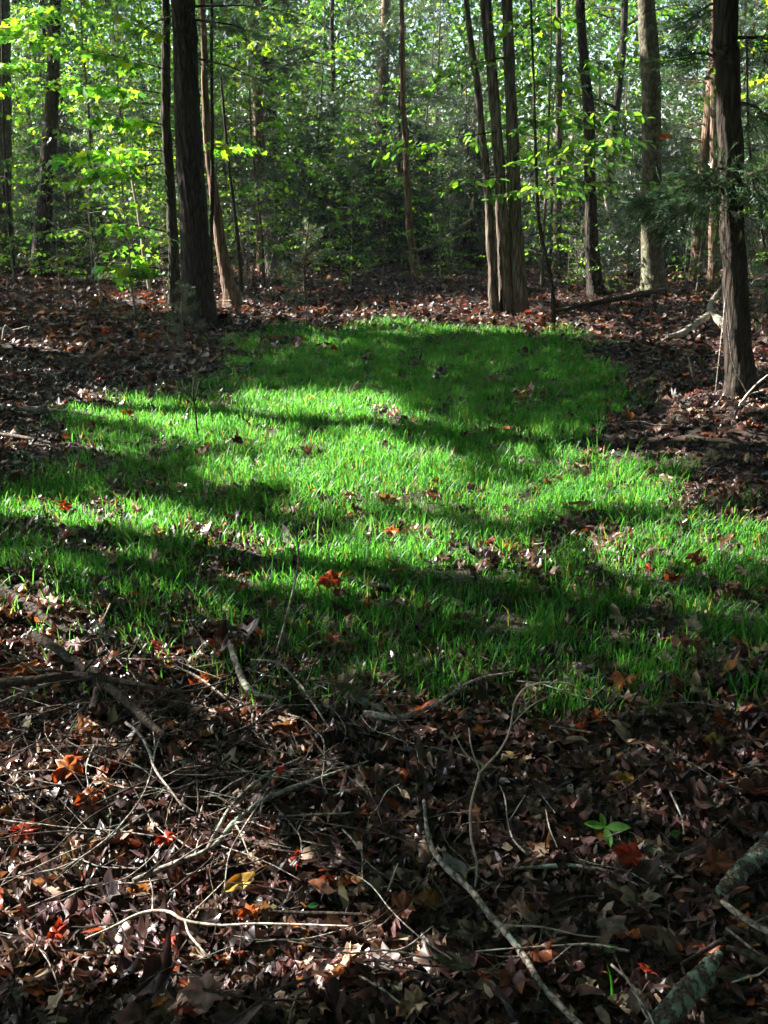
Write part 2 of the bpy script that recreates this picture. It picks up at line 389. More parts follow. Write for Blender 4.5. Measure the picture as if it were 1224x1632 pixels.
t_far_left = tree('pale brown trunk cut by the left edge of the picture', [(2, 448, 42), (-1, 300, 36), (-2, 0, 32)], M_BARKM, .05, y=19.0, dark=True)
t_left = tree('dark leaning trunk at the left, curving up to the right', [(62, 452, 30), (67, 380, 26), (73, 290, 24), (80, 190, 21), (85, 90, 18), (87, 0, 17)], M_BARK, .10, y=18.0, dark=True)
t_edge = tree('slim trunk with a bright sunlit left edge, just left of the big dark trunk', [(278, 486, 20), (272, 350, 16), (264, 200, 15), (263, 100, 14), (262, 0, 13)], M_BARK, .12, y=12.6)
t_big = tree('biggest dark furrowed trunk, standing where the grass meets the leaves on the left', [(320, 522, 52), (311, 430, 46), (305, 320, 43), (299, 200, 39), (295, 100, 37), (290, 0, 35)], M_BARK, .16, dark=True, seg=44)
t_lean = tree('brown trunk leaning left, behind the big dark trunk', [(371, 488, 26), (362, 440, 21), (350, 370, 18), (338, 280, 14), (330, 180, 12), (326, 60, 10)], M_BARKR, .08, y=12.9)
t_mid = tree('thin reddish trunk alone in the middle of the picture', [(664, 437, 15), (654, 370, 12), (650, 300, 11), (643, 180, 9), (640, 80, 8), (638, 0, 7)], M_BARKR, .08, y=18.5)
cl = [[(828, 498, 27), (824, 420, 23), (820, 320, 20), (817, 200, 19), (808, 0, 17)], [(788, 498, 17), (784, 430, 14), (777, 300, 12), (765, 160, 11), (745, 0, 9)],
      [(804, 498, 17), (800, 420, 14), (795, 300, 12), (783, 130, 11), (770, 0, 10)], [(812, 498, 17), (807, 400, 14), (801, 250, 12), (792, 120, 11), (782, 0, 11)]]
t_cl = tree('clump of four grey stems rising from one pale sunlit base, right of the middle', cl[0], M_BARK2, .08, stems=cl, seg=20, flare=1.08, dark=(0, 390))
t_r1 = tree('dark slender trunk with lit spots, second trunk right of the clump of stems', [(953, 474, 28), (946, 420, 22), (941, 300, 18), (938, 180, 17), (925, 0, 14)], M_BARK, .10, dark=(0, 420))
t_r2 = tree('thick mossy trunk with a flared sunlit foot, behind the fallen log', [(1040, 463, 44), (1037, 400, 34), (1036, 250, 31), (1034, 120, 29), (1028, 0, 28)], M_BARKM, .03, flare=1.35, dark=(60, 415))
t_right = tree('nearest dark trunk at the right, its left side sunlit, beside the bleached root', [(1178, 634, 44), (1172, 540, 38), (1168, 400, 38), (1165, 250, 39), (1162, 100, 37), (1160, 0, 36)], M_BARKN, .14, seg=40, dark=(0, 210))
t_rb = tree('reddish sunlit trunk half hidden behind the nearest right trunk', [(1138, 440, 18), (1140, 330, 15), (1141, 200, 14), (1142, 0, 13)], M_BARKR, .08, y=15.5)
t_d = tree('pale dead-looking trunk lit by the sun between the clump and the slender dark trunk', [(888, 412, 14), (889, 340, 13), (890, 250, 11), (892, 130, 10), (890, 0, 8)], M_BARK2, .06, y=19.5)
t_sn = tree('short bleached broken snag leaning left, between two right trunks', [(992, 405, 13), (983, 370, 11), (972, 335, 10), (965, 305, 7)], M_PALE, .08, y=19.0, top=None, name='snag', cat='snag', limbs=False, flare=1.1)
t_v = tree('thin bent dark sapling at the grass edge below the clump of stems', [(882, 512, 8), (880, 460, 7), (871, 415, 6), (861, 375, 6), (854, 300, 5), (850, 120, 4), (846, 0, 4)], M_TWIGD, 0, y=11.3, seg=10, name='sapling', cat='sapling', flare=1.2, limbs=False, top=None)
t_v2 = tree('thin straight stem rising close against the right side of the big dark trunk', [(338, 505, 7), (336, 400, 7), (338, 250, 6), (337, 100, 5), (338, 0, 5)], M_TWIGD, 0, y=11.6, seg=10, name='sapling', cat='sapling', flare=1.1, limbs=False, top=None)
t_w1 = tree('thin whitish curved sapling inside the bright leaves at the left', [(238, 462, 6), (228, 400, 5), (222, 350, 5), (213, 300, 4), (207, 265, 3)], M_PALE, 0, y=13.6, seg=8, name='sapling', cat='sapling', flare=1.1, limbs=False, top=None)
t_w2 = tree('dark sapling stem a little right of the leaning brown trunk', [(384, 462, 7), (380, 390, 6), (372, 320, 5), (362, 240, 5), (352, 120, 4)], M_TWIGD, 0, y=14.5, seg=8, name='sapling', cat='sapling', flare=1.1, limbs=False, top=None)
t_w3 = tree('thin dark vine-like stem in front of the trunk at the left edge', [(24, 450, 5), (14, 330, 5), (6, 200, 4), (3, 0, 4)], M_TWIGD, 0, y=17.5, seg=8, name='sapling', cat='sapling', flare=1.1, limbs=False, top=None)
t_w4 = tree('thin dark stem right of the nearest right trunk', [(1222, 440, 6), (1212, 370, 6), (1200, 300, 5), (1192, 200, 4), (1190, 60, 4)], M_TWIGD, 0, y=12.5, seg=8, name='sapling', cat='sapling', flare=1.1, limbs=False, top=None)

# trees added to shade the clearing and woods, mostly out of view
SHADERS = []
for x, y, r, lab in [(-5.0, 8.3, .15, 'dark trunk just outside the left edge whose shadow crosses the grass'), (-8.5, 11.5, .2, 'broad tree in the woods beyond the left edge'),
                     (-11, 18.6, .2, 'tall tree deep in the woods on the left'), (-4.4, 5.4, .14, 'slim tree left of the brush pile outside the picture'), (-10.5, 7.5, .18, 'tree far to the left of the brush pile'), (-2.6, 24, .18, 'tall tree behind the left saplings'),
                     (-13, 26, .2, 'tall tree in the far woods left of the picture'), (-17, 34, .2, 'big tree deep in the far woods left of the picture'), (-20, 42, .22, 'farthest tree in the woods left of the picture'), (-9, 46, .2, 'tall tree at the back of the woods, left of the middle')]:
    root = empty('tree', (x, y, float(H(x, y))), lab, 'tree'); L = np.array(root.location)
    P = np.array([[x, y, L[2]-.1], [x+.05, y, 3], [x-.1, y+.1, 7], [x, y, 11]]); S, R = smooth_path(P, [r, r*.85, r*.65, r*.2], n=120)
    R = R*(1+.5*np.exp(-(S[:, 2]-S[0, 2])/.2)); mb = MB(); tube(mb, S-L, R, 20, ridge=.12, seed=len(SHADERS)+50); mb.build('trunk', M_BARK, root)
    TREES.append(dict(root=root, L=L, S=S, R=R, mat=M_BARK, dark=False, tops=[(S, R)], leaves=[], limbs=True)); SHADERS.append(TREES[-1])

GREENS = np.array([(.04, .115, .02), (.055, .14, .022), (.08, .17, .025), (.03, .09, .03), (.11, .18, .03)])
def greens(n, bright=1.0, r=rs):
    k = r.randint(0, len(GREENS), n); return GREENS[k]*r.uniform(.7, 1.25, (n, 1))*bright

# canopy leaves: each is placed on the sun ray of a ground point that the photo shows in shade
NC = 260000
gxs = rs.uniform(-7, 9, NC); gys = 1.0+rs.uniform(0, 1, NC)**1.6*17.5
pts = np.stack([gxs, gys, np.zeros(NC)], 1)
u, v = PIX(pts)
la = lit_amount(u, v-np.where((v > 590) & (v < 1010), 17, 0))
ns = fbm(gxs, gys, 1.3, 21, 4)
inframe = (u > -120) & (u < 1340) & (v > 455)
ns2 = fbm(gxs, gys, 3.2, 91, 3); ns3 = vnoise(gxs, gys, 5.5, 93)*.6+vnoise(gxs, gys, 2.1, 95)*.4
# broken dapple inside the marked gaps, solid shade elsewhere in view, random dapple outside
p_open = np.where(inframe, np.clip(la*1.35-np.where(v < 1000, .35, .6)*np.clip((ns2-.5)*5, 0, 1)+np.where(v < 1000, .25, .45)*np.clip((ns3-.70)*8, 0, 1), 0, 1), np.clip((ns-.47)*9, 0, 1))
keep = rs.uniform(0, 1, NC) > p_open
zt = np.where(gys < 4.2, rs.uniform(3.1, 4.6, NC), np.where(gys < 9, rs.uniform(4.6, 7.0, NC), rs.uniform(6.6, 9.5, NC)))
cp_ = pts+SD*((zt)/SD[2])[:, None]
# shade on the dark trunks, light on the leaf sprays that glow in the photo
extra = []
for t in TREES:
    if t['dark']:
        k = 1300; vr = t['dark'] if isinstance(t['dark'], tuple) else (-60, 640)
        W_ = np.vstack([a[0] for a in t['tops']]); pv = PIX(W_)[1]; W_ = W_[(pv > vr[0]-40) & (pv < vr[1])]
        q = W_[rs.randint(0, len(W_), k)]+rs.normal(0, .16, (k, 3))
        zt_ = rs.uniform(5.5, 8.5, k); extra.append(q+SD*((zt_-q[:, 2])/SD[2])[:, None])
for (ua, ub, va, vb, k_) in ((430, 760, 290, 430, 9000), (95, 170, 280, 430, 2500), (930, 1010, 330, 430, 1500)):      # added leaves that shade the hollows of the woods
    q = np.array([D(rs.uniform(ua, ub), rs.uniform(va, vb), rs.uniform(18.5, 22.5)) for _ in range(k_)]); extra.append(q+SD*((rs.uniform(8, 10, k_)-q[:, 2])/SD[2])[:, None])
LITP = np.array([D(200, 250, 13.5), D(240, 380, 13.5), D(150, 420, 14), D(390, 240, 14), D(900, 230, 9.5), D(980, 250, 9.5), D(880, 280, 9.5), D(800, 470, 11.8), D(825, 440, 11.8), D(372, 440, 12.9),
                 D(1040, 440, 14), D(270, 300, 12.6), D(270, 420, 12.6), D(262, 120, 12.6)])
for a_, b_, y_, n_ in [((1158, 250), (1160, 620), t_right, 12), ((792, 390), (800, 490), t_cl, 4), ((820, 400), (826, 490), t_cl, 3), ((262, 0), (278, 480), t_edge, 10), ((352, 380), (370, 480), t_lean, 4), ((889, 170), (888, 400), 19, 5),
                       ((1036, 420), (1040, 460), t_r2, 3), ((1028, 0), (1030, 40), t_r2, 2), ((946, 430), (952, 470), t_r1, 2), ((1140, 60), (1138, 430), 15.5, 6), ((968, 320), (988, 395), 19, 3), ((1070, 530), (1140, 480), 10.2, 3),
                       ((90, 230), (270, 250), 13.4, 5), ((150, 300), (270, 330), 13.4, 4), ((120, 100), (270, 60), 13.2, 4), ((150, 400), (280, 420), 13.6, 4), ((860, 200), (1060, 190), 10, 5), ((860, 280), (1050, 280), 10, 4)]:
    y_ = float(y_['L'][1]) if isinstance(y_, dict) else y_
    for k in range(n_):
        f_ = k/max(1, n_-1); LITP = np.vstack([LITP, D(a_[0]+(b_[0]-a_[0])*f_, a_[1]+(b_[1]-a_[1])*f_, y_)])
cp_ = cp_[keep]
if extra: cp_ = np.vstack([cp_]+extra)
for q in LITP:
    w = cp_-q; d = np.linalg.norm(w-(w@SD)[:, None]*SD, axis=1); cp_ = cp_[d > .34]
uu, vv = PIX(cp_); cp_ = cp_[(vv < -15) | (uu < -10) | (uu > 1240)]
# unseen leaf roof added to cut sky light; the low sun comes in under it
KB = 30000; bw_ = np.stack([rs.uniform(-16, 16, KB), rs.uniform(21.5, 46, KB), rs.uniform(0, 3, KB)], 1)
bw_ = bw_[(np.abs(bw_[:, 0]) < .42*bw_[:, 1]+1) & (fbm(bw_[:, 0], bw_[:, 1], .33, 123, 3) > .5)]; cp_ = np.vstack([cp_, bw_+SD*((rs.uniform(11, 14, len(bw_))-bw_[:, 2])/SD[2])[:, None]])  # unseen high leaves added to throw shade clumps on the back woods
KO = 30000; ov = np.stack([rs.uniform(-5.5, 11, KO), rs.uniform(-5, 15, KO), rs.uniform(7.5, 12, KO)], 1)
ov = ov[fbm(ov[:, 0], ov[:, 1], .7, 88, 3) > .36]
cp_ = np.vstack([cp_, ov])
T2 = [t for t in TREES if t['limbs']]
loc = np.array([t['L'][:2]+(0, 0) for t in T2])
own = np.argmin(((cp_[:, None, :2]-loc[None])**2).sum(-1), 1)
for k, t in enumerate(T2):
    Q = cp_[own == k]
    L = t['L']; mb = MB(); wood = MB()
    # right-hand trees get an ordinary high crown
    if len(Q) < 1200:
        kk = 2600; a = rs.uniform(0, 2*np.pi, kk); r_ = np.sqrt(rs.uniform(0, 1, kk))*1.9; hz = rs.uniform(6.2, 9.6, kk)
        tp = t['S'][-1]; E = np.stack([tp[0]+r_*np.cos(a), tp[1]+r_*np.sin(a), hz], 1)
        E = E[fbm(E[:, 0], E[:, 1]+E[:, 2]*1.3, 1.1, k) > .45]
        for q in LITP:
            w = E-q; d = np.linalg.norm(w-(w@SD)[:, None]*SD, axis=1); E = E[d > .4]
        gg = E-SD*(E[:, 2:3]/SD[2]); u, v = PIX(gg); la = lit_amount(u, v); E = E[(la < .2) | (v < 500) | (gg[:, 1] < 1)]
        uu, vv = PIX(E); E = E[(vv < -15)]
        Q = np.vstack([Q, E])
    nQ = len(Q)
    inst(mb, MAPLE_G_V, MAPLE_G_F, Q-L, rs.normal(0, 1, (nQ, 3))*[1, 1, .35], rs.normal(0, .45, (nQ, 3))+[0, 0, 1], np.where(Q[:, 2] < 4.7, rs.uniform(.05, .085, nQ), rs.uniform(.08, .13, nQ))*np.where((Q[:, 2] > 7.4) & (Q[:, 1] < 15) & (Q[:, 0] > -5.6), 2.2, 1)*np.where(Q[:, 2] > 10.9, 2.6, 1), greens(nQ, .45))
    S = t['S']
    for b_ in range(9):
        if nQ < 10: break
        e = Q[rs.randint(nQ)]; hi = min(e[2]-.6, S[-1][2]-.3); iz = np.argmin(np.abs(S[:, 2]-max(4.6, hi-rs.uniform(0, 1.5))))
        st = S[iz]; mid = (st+e)/2+np.array([0, 0, .35])
        u0, v0 = PIX(st); 
        if v0[0] > -5 and -20 < u0[0] < 1244: continue
        W_ = np.array([st+(e-st)*q for q in (.2, .4, .6, .8, 1)]+[mid])
        W_ = W_[:, None]-LITP[None]; al_ = W_@SD
        if ((np.linalg.norm(W_-al_[..., None]*SD, axis=-1) < .32) & (al_ > 0)).any(): continue
        if np.linalg.norm(e-st) > 5: continue
        PP, RR = smooth_path([st, mid, e], [max(.02, t['R'][iz]*.45), .022, .008], n=10); tube(wood, PP-L, RR, 6)
    if mb.n: mb.build('crown', M_LEAF, t['root'])  # unseen crown, its leaves placed and darkened to hold back light
    if wood.n: wood.build('limbs', t['mat'], t['root'])

# ------------------------------------------------------------------ leafy sprays: saplings, understorey and background trees
class Foliage:
    def __init__(s, seed): s.r = random.Random(seed); s.P = []; s.A = []; s.N = []; s.S = []; s.B = []; s.wood = MB()
    def leaf(s, p, a, n, sc, b=1.0): s.P.append(p); s.A.append(a); s.N.append(n); s.S.append(sc); s.B.append(b)
    def limb(s, st, az, el, L, r0, sub=9, step=.07, ls=.09, droop=.25, flat=.65, wood=True, dens=1.0, bright=1.0):
        r = s.r; p = np.array(st, float); n = 7; path = [p.copy()]; e = el; a = az
        for k in range(n):
            e -= droop/n*r.uniform(.5, 1.8); a += r.uniform(-.18, .18)
            p = p+L/n*np.array([math.cos(a)*math.cos(e), math.sin(a)*math.cos(e), math.sin(e)]); path.append(p.copy())
        path = np.array(path)
        if wood: tube(s.wood, path, np.linspace(r0, r0*.25, n+1), 4, cap=False)
        for q in range(sub):
            t = .18+.82*(q+r.random()*.6)/sub; f = t*n; i0 = min(int(f), n-1); b0 = path[i0]+(path[i0+1]-path[i0])*(f-i0)
            side = 1 if q % 2 else -1
            aa = a+side*math.radians(r.uniform(35, 60))*(1 if q < sub-1 else 0); sl_ = L*.42*(1.1-.75*t)*r.uniform(.6, 1.2)
            m_ = max(2, int(sl_/step)); ee = r.uniform(-.15, .12)-droop*.4
            dv = np.array([math.cos(aa)*math.cos(ee), math.sin(aa)*math.cos(ee), math.sin(ee)])
            if wood and sl_ > .2: tube(s.wood, np.array([b0, b0+dv*sl_*.5, b0+dv*sl_+[0, 0, -.02]]), [r0*.3, r0*.22, r0*.12], 3, cap=False)
            br = bright*r.uniform(.5, 1.4)
            for w in range(m_):
                if r.random() > dens: continue
                pp = b0+dv*sl_*(w+.6)/m_+np.array([r.uniform(-.02, .02), r.uniform(-.02, .02), r.uniform(-.025, .015)])
                la = aa+(1 if w % 2 else -1)*r.uniform(.4, 1.1); le = -r.uniform(0, 1.0)
                s.leaf(pp, (math.cos(la)*math.cos(le), math.sin(la)*math.cos(le), math.sin(le)), (r.gauss(0, flat), r.gauss(0, flat), 1), ls*r.uniform(.6, 1.25), br)
    def leaves_mesh(s, tmpl=0, yellow=0.15, bright=1.0, seed=1, base=None):
        mb = MB(); n = len(s.P); r = np.random.RandomState(seed)
        col = greens(n, bright, r)*np.array(s.B)[:, None]
        if base is not None: col = np.array(base)*r.uniform(.7, 1.3, (n, 1))*np.array(s.B)[:, None]
        yl = r.uniform(0, 1, n) < yellow; col[yl] = col[yl]*[1.9, 1.25, .8]
        TV, TF = [(OVAL_V, OVAL_F), (MAPLE_G_V, MAPLE_G_F), (ELL_V, ELL_F), (FROND, FRONDF)][tmpl]
        inst(mb, TV, TF, s.P, s.A, s.N, s.S, col); return mb

def make_broadleaf(seed, h, z0, R, nl, ls, tmpl=0, trunk_r=.06, sub=9, yellow=.15, bright=1.0, dens=1.0, mat=None, lean=.15, step=.085):
    """prototype tree at the origin; returns (trunk mesh, crown mesh)"""
    f = Foliage(seed); r = f.r
    P = [np.array([0, 0, -.1])]
    for k in range(1, 7): P.append(np.array([P[-1][0]+r.uniform(-lean, lean)*h/12, P[-1][1]+r.uniform(-lean, lean)*h/12, h*k/6]))
    S, RR = smooth_path(P, np.linspace(trunk_r, trunk_r*.15, 7), n=40)
    tube(f.wood, S, RR*(1+.4*np.exp(-S[:, 2]/.15).clip(0, 1)), 8, ridge=.06, seed=seed)
    for k in range(nl):
        t = (k+r.random())/nl; z = z0+(h*.97-z0)*t; iz = np.argmin(np.abs(S[:, 2]-z))
        L = R*(math.sin(math.pi*min(1, .25+.75*t))**.6*.8+.2)*r.uniform(.6, 1.15)
        f.limb(S[iz], r.uniform(0, 2*math.pi), r.uniform(.1, .7), L, max(.006, RR[iz]*.4), sub=sub, ls=ls, step=step, droop=r.uniform(.2, .7), dens=dens, bright=bright)
    w = f.wood.mesh('trunk'); w.materials.append(mat or M_BARK2)
    c = f.leaves_mesh(tmpl, yellow, 1.0, seed).mesh('crown'); c.materials.append(M_LEAF)
    return w, c

def make_cedar(seed, h, z0, R, nl, col=(.035, .075, .04), fl=.13):
    f = Foliage(seed); r = f.r
    S, RR = smooth_path([(0, 0, -.1), (.03, 0, h*.5), (0, .03, h)], [h*.014+.01, h*.009+.006, .008], n=30)
    tube(f.wood, S, RR, 8, ridge=.06, seed=seed)
    for k in range(nl):
        t = (k+r.random())/nl; z = z0+(h-z0)*t**1.1; az = r.uniform(0, 2*math.pi); el = r.uniform(-.1, .6); L = (R*(1-t)**.8+.12)*r.uniform(.7, 1.15)
        p0 = S[np.argmin(np.abs(S[:, 2]-z))]; dv = np.array([math.cos(az)*math.cos(el), math.sin(az)*math.cos(el), math.sin(el)])
        end = p0+dv*L+[0, 0, -.12*L]; tube(f.wood, np.array([p0, (p0+end)/2+[0, 0, .03], end]), [.006+.005*L, .006, .002], 4, cap=False)
        m_ = int(L/.035)+3
        for w in range(m_):
            tt = .15+.85*(w+r.random())/m_; pp = p0+(end-p0)*tt
            for q in range(4):
                a2 = az+r.gauss(0, .9); e2 = r.gauss(.1, .5); d2 = np.array([math.cos(a2)*math.cos(e2), math.sin(a2)*math.cos(e2), math.sin(e2)])
                f.leaf(pp+d2*r.uniform(0, .22)*L*(1.1-tt*.6), d2, (r.gauss(0, 1), r.gauss(0, 1), r.gauss(0, 1)+.4), fl*r.uniform(.6, 1.3), r.uniform(.75, 1.25))
    w = f.wood.mesh('trunk'); w.materials.append(M_BARKR)
    c = f.leaves_mesh(3, 0.03, 1, seed, col).mesh('crown'); c.materials.append(M_CEDAR); return w, c

def make_twiggy(seed, h, n=9):
    mb = MB(); r = random.Random(seed); f = Foliage(seed)
    for k in range(n):
        a = r.uniform(0, 6.28); sp_ = r.uniform(.1, .45)*h; P = [np.array([r.uniform(-.06, .06), r.uniform(-.06, .06), -.05])]
        for q in range(1, 5): P.append(np.array([math.cos(a)*sp_*(q/4)**1.3+r.uniform(-.04, .04), math.sin(a)*sp_*(q/4)**1.3+r.uniform(-.04, .04), h*q/4*r.uniform(.85, 1.1)]))
        S, R = smooth_path(P, [.011, .009, .007, .005, .002], n=14); tube(mb, S, R, 4, cap=False)
        for w in range(7):
            i_ = r.randint(4, 13); a2 = r.uniform(0, 6.28); e = S[i_]+np.array([math.cos(a2)*.22, math.sin(a2)*.22, r.uniform(.05, .3)])*h*.5
            tube(mb, np.array([S[i_], (S[i_]+e)/2+[0, 0, .03], e]), [.004, .003, .0015], 3, cap=False)
            for z in range(2): f.leaf(e+np.array([r.uniform(-.05, .05)]*3), (math.cos(a2+z), math.sin(a2+z), -.2), (r.gauss(0, .3), r.gauss(0, .3), 1), r.uniform(.05, .08))
    w = mb.mesh('stems'); w.materials.append(M_TWIG); c = f.leaves_mesh(0, .3, 1, seed).mesh('crown'); c.materials.append(M_LEAF); return w, c

PROTO = dict(
    young=[make_broadleaf(s, 6.5, .6, 1.8, 38, ls, tm, .035, 9, ye, br, .9) for s, ls, tm, ye, br in ((11, .115, 1, .3, 1.2), (12, .12, 1, .55, 1.45), (13, .10, 0, .1, .55), (14, .10, 0, .15, .8), (15, .13, 1, .3, 1.3))],
    tall=[make_broadleaf(s, 12.5, 1.6, 2.5, 34, .13, 0, .11, 13, .18, 1.0, .97, M_BARK) for s in (21, 22, 23)],
    sapling=[make_broadleaf(s, 2.4, .25, .95, 13, .085, 1, .014, 7, .3, 1.2, .85, M_TWIG) for s in (31, 32, 33)],
    cedar=[make_cedar(s, 9.5, .8, 1.8, 110, c_) for s, c_ in ((41, (.075, .125, .075)), (42, (.03, .065, .035)))],  # first cedar's tint lightened to imitate sunlit fronds
    juniper=[make_cedar(s, 2.8, .05, 1.25, 95, (.018, .042, .022), .11) for s in (45, 46)],  # juniper tint darkened to deepen the shade in the woods
    small_cedar=[make_cedar(s, 1.1, .05, .42, 26, (.07, .12, .07), .07) for s in (51,)],
    twiggy=[make_twiggy(s, 1.9) for s in (61, 62)])
NAMES = dict(juniper=('juniper', 'juniper'), young=('young_tree', 'tree'), tall=('tree', 'tree'), sapling=('sapling', 'sapling'), cedar=('cedar_tree', 'cedar'), small_cedar=('young_cedar', 'cedar'), twiggy=('shrub', 'shrub'))
def place(kind, var, x, y, rot, sc_, label, group=None, sz=1.0):
    nm, cat = NAMES[kind]; w, c = PROTO[kind][var % len(PROTO[kind])]
    root = empty(nm, (x, y, float(H(x, y))), label, cat, group); root.rotation_euler = (random.uniform(-.04, .04), random.uniform(-.04, .04), rot); root.scale = (sc_, sc_, sc_*sz)
    for me, pn in ((w, 'stems' if kind == 'twiggy' else 'trunk'), (c, 'crown')):
        o = bpy.data.objects.new(pn, me); C.objects.link(o); o.parent = root
    return root
def placep(kind, var, u, v, y, sc_, label, group=None, rot=None, sz=1.0):
    p = D(u, v, y); return place(kind, var, p[0], y, rs.uniform(0, 6.28) if rot is None else rot, sc_, label, group, sz)

# named understorey
placep('juniper', 0, 115, 440, 19.0, 1.0, 'dark rounded juniper right of the leaning dark trunk')
placep('juniper', 1, 500, 430, 20.5, .9, 'dark low juniper behind the little pale cedar')
placep('juniper', 0, 740, 425, 21.0, .95, 'dark low juniper left of the clump of stems')
placep('juniper', 1, 1000, 430, 18.0, .7, 'dark low juniper behind the bleached snag')
placep('sapling', 0, 215, 475, 12.2, .95, 'bright leafy sapling glowing in the sun left of the slim edge-lit trunk')
placep('sapling', 1, 160, 470, 12.8, .8, 'low bright maple sapling at the left end of the sunlit leaves')
placep('young', 0, 150, 450, 16.8, .85, 'tall young maple with brilliant yellow-green sprays between the leaning trunk and the slim one')
placep('young', 1, 420, 450, 16.5, .75, 'young maple with yellowish leaves right of the leaning brown trunk')
placep('sapling', 2, 560, 440, 15.5, .9, 'dim green maple sapling left of the thin reddish middle trunk')
placep('sapling', 1, 610, 450, 17, .7, 'small sapling close to the foot of the thin reddish middle trunk')
placep('small_cedar', 0, 486, 455, 13.6, .95, 'pale green little cedar standing in the leaves left of the middle')
placep('small_cedar', 0, 295, 540, 10.2, .55, 'dark little cedar seedling at the foot of the big dark trunk')
placep('sapling', 2, 25, 458, 16, .8, 'low sunlit leafy sprout beside the foot of the leaning trunk')
placep('sapling', 0, 1110, 450, 15, .6, 'low bright sapling right of the thick mossy trunk')
placep('sapling', 1, 960, 470, 14.2, .45, 'tiny seedling at the foot of the slender dark trunk with lit spots')
placep('twiggy', 0, 440, 430, 17, .9, 'bare grey twiggy shrub under the yellowish young maple')
placep('twiggy', 1, 395, 450, 15.8, .7, 'small twiggy shrub right beside the leaning brown trunk')
placep('twiggy', 1, 720, 420, 20, 1.0, 'twiggy shrub behind the crossing dead branch')
placep('young', 0, 865, 430, 16, .8, 'yellow-green young maple glowing behind the clump of stems')
placep('cedar', 0, 600, 400, 24, 1.1, 'tall hazy cedar behind the thin reddish middle trunk')
placep('cedar', 1, 420, 430, 19, .9, 'dark cedar behind the big dark trunk')
placep('cedar', 1, 1110, 430, 17, .85, 'dark cedar between the mossy trunk and the nearest right trunk')
placep('cedar', 0, 1290, 500, 12.5, .7, 'cedar at the right edge with boughs reaching into the picture')
placep('young', 1, 1240, 460, 14.5, .9, 'bright young maple behind the nearest right trunk, at the picture edge')
placep('twiggy', 0, 1170, 440, 16, .6, 'dry twiggy shrub in the sunlit gap right of the mossy trunk')

placep('sapling', 0, 95, 462, 14.6, .6, 'low bright seedling leaves just right of the foot of the leaning dark trunk')
placep('sapling', 1, 265, 480, 12.9, .5, 'short leafy sprout directly behind the foot of the slim edge-lit trunk')
placep('sapling', 2, 430, 462, 14.6, .62, 'low yellow-green sapling between the leaning brown trunk and the little pale cedar')
placep('sapling', 0, 530, 450, 16.2, .75, 'leafy low sapling just right of the little pale cedar')
placep('sapling', 1, 720, 445, 17.5, .55, 'small dim sapling before the dark fallen log')
placep('sapling', 2, 1170, 462, 13.5, .55, 'low yellowish sapling behind the nearest right trunk')
placep('sapling', 1, 1215, 520, 10.6, .4, 'tiny bright sprout at the right edge behind the nearest right trunk')
placep('sapling', 0, 905, 470, 14.5, .4, 'tiny seedling between the clump of stems and the slender spotted trunk')
# hornbeam boughs and cedar bough reaching into the picture (parts of their trees)
def bough(tree_, label, starts, leafT, ls, mat, kind='broad', seed=5, yellow=.1, bright=1.0):
    for bi, (u0, v0, y0, u1, v1, y1, sub) in enumerate(starts):
        f = Foliage(seed*10+bi); sh = float(tree_['L'][1])-y0; y0 += sh; y1 += sh
        a = D(u0, v0, y0); b_ = D(u1, v1, y1); dv = b_-a; L = np.linalg.norm(dv)
        if kind == 'broad':
            f.limb(a, math.atan2(dv[1], dv[0]), math.asin(dv[2]/L)+.1, L, .009, sub=sub, step=.06, ls=ls, droop=.2, flat=.55, bright=bright)
        else:
            P = np.array([a, (a+b_)/2+[0, 0, .04], b_]); tube(f.wood, P, [.014, .009, .003], 5, cap=False)
            for q in range(sub*14):
                tt = f.r.random()**.8; pp = a+dv*tt; r = f.r
                d2 = norm(dv/L+np.array([r.gauss(0, .7), r.gauss(0, .7), r.gauss(-.1, .5)]))
                f.leaf(pp+d2*r.uniform(0, .3)*(1.15-tt*.7), d2, (r.gauss(0, 1), r.gauss(0, 1), 1), .10*r.uniform(.6, 1.3), r.uniform(.7, 1.3))
        w = f.wood.build('bough', M_TWIGD, tree_['root']); w.location = -tree_['L']
        f.leaves_mesh(leafT, yellow, 1, seed+bi, None if kind == 'broad' else (.035, .085, .04)).build('foliage', mat, w)
bough(t_cl, '', [(818, 210, 11.7, 1010, 165, 9.6, 14), (818, 260, 11.7, 1075, 205, 9.8, 16), (815, 320, 11.7, 990, 250, 9.6, 13), (820, 150, 11.7, 960, 90, 10.4, 12),
                 (812, 90, 11.7, 700, 130, 10.4, 10), (800, 210, 11.7, 640, 240, 10.6, 10), (822, 300, 11.7, 1060, 290, 10.4, 12), (818, 60, 11.7, 930, 20, 10.2, 10), (812, 280, 11.7, 700, 300, 11, 8)], 2, .11, M_LEAF, seed=71, yellow=.15, bright=1.3)
bough(t_right, '', [(1165, 300, 8.2, 1010, 330, 8.0, 22), (1165, 285, 8.2, 1060, 360, 7.8, 16), (1168, 290, 8.2, 1260, 270, 7.6, 22), (1168, 305, 8.2, 1240, 330, 8.0, 20), (1165, 270, 8.2, 1120, 290, 7.7, 14),
                    (1165, 100, 8.2, 1080, 90, 8.6, 14), (1165, 60, 8.2, 1260, 80, 8.6, 18), (1165, 160, 8.2, 1240, 200, 8.6, 16), (1165, 5, 8.2, 1100, 30, 8.6, 12)], 3, .1, M_CEDAR, 'cedar', seed=72)
bough(t_big, '', [(300, 30, 10.9, 430, 60, 11.6, 22), (300, 90, 10.9, 420, 130, 11.8, 16), (300, 10, 10.9, 470, 20, 12, 20), (292, 20, 10.9, 210, 60, 11.8, 6)], 3, .1, M_CEDAR, 'cedar', seed=73)
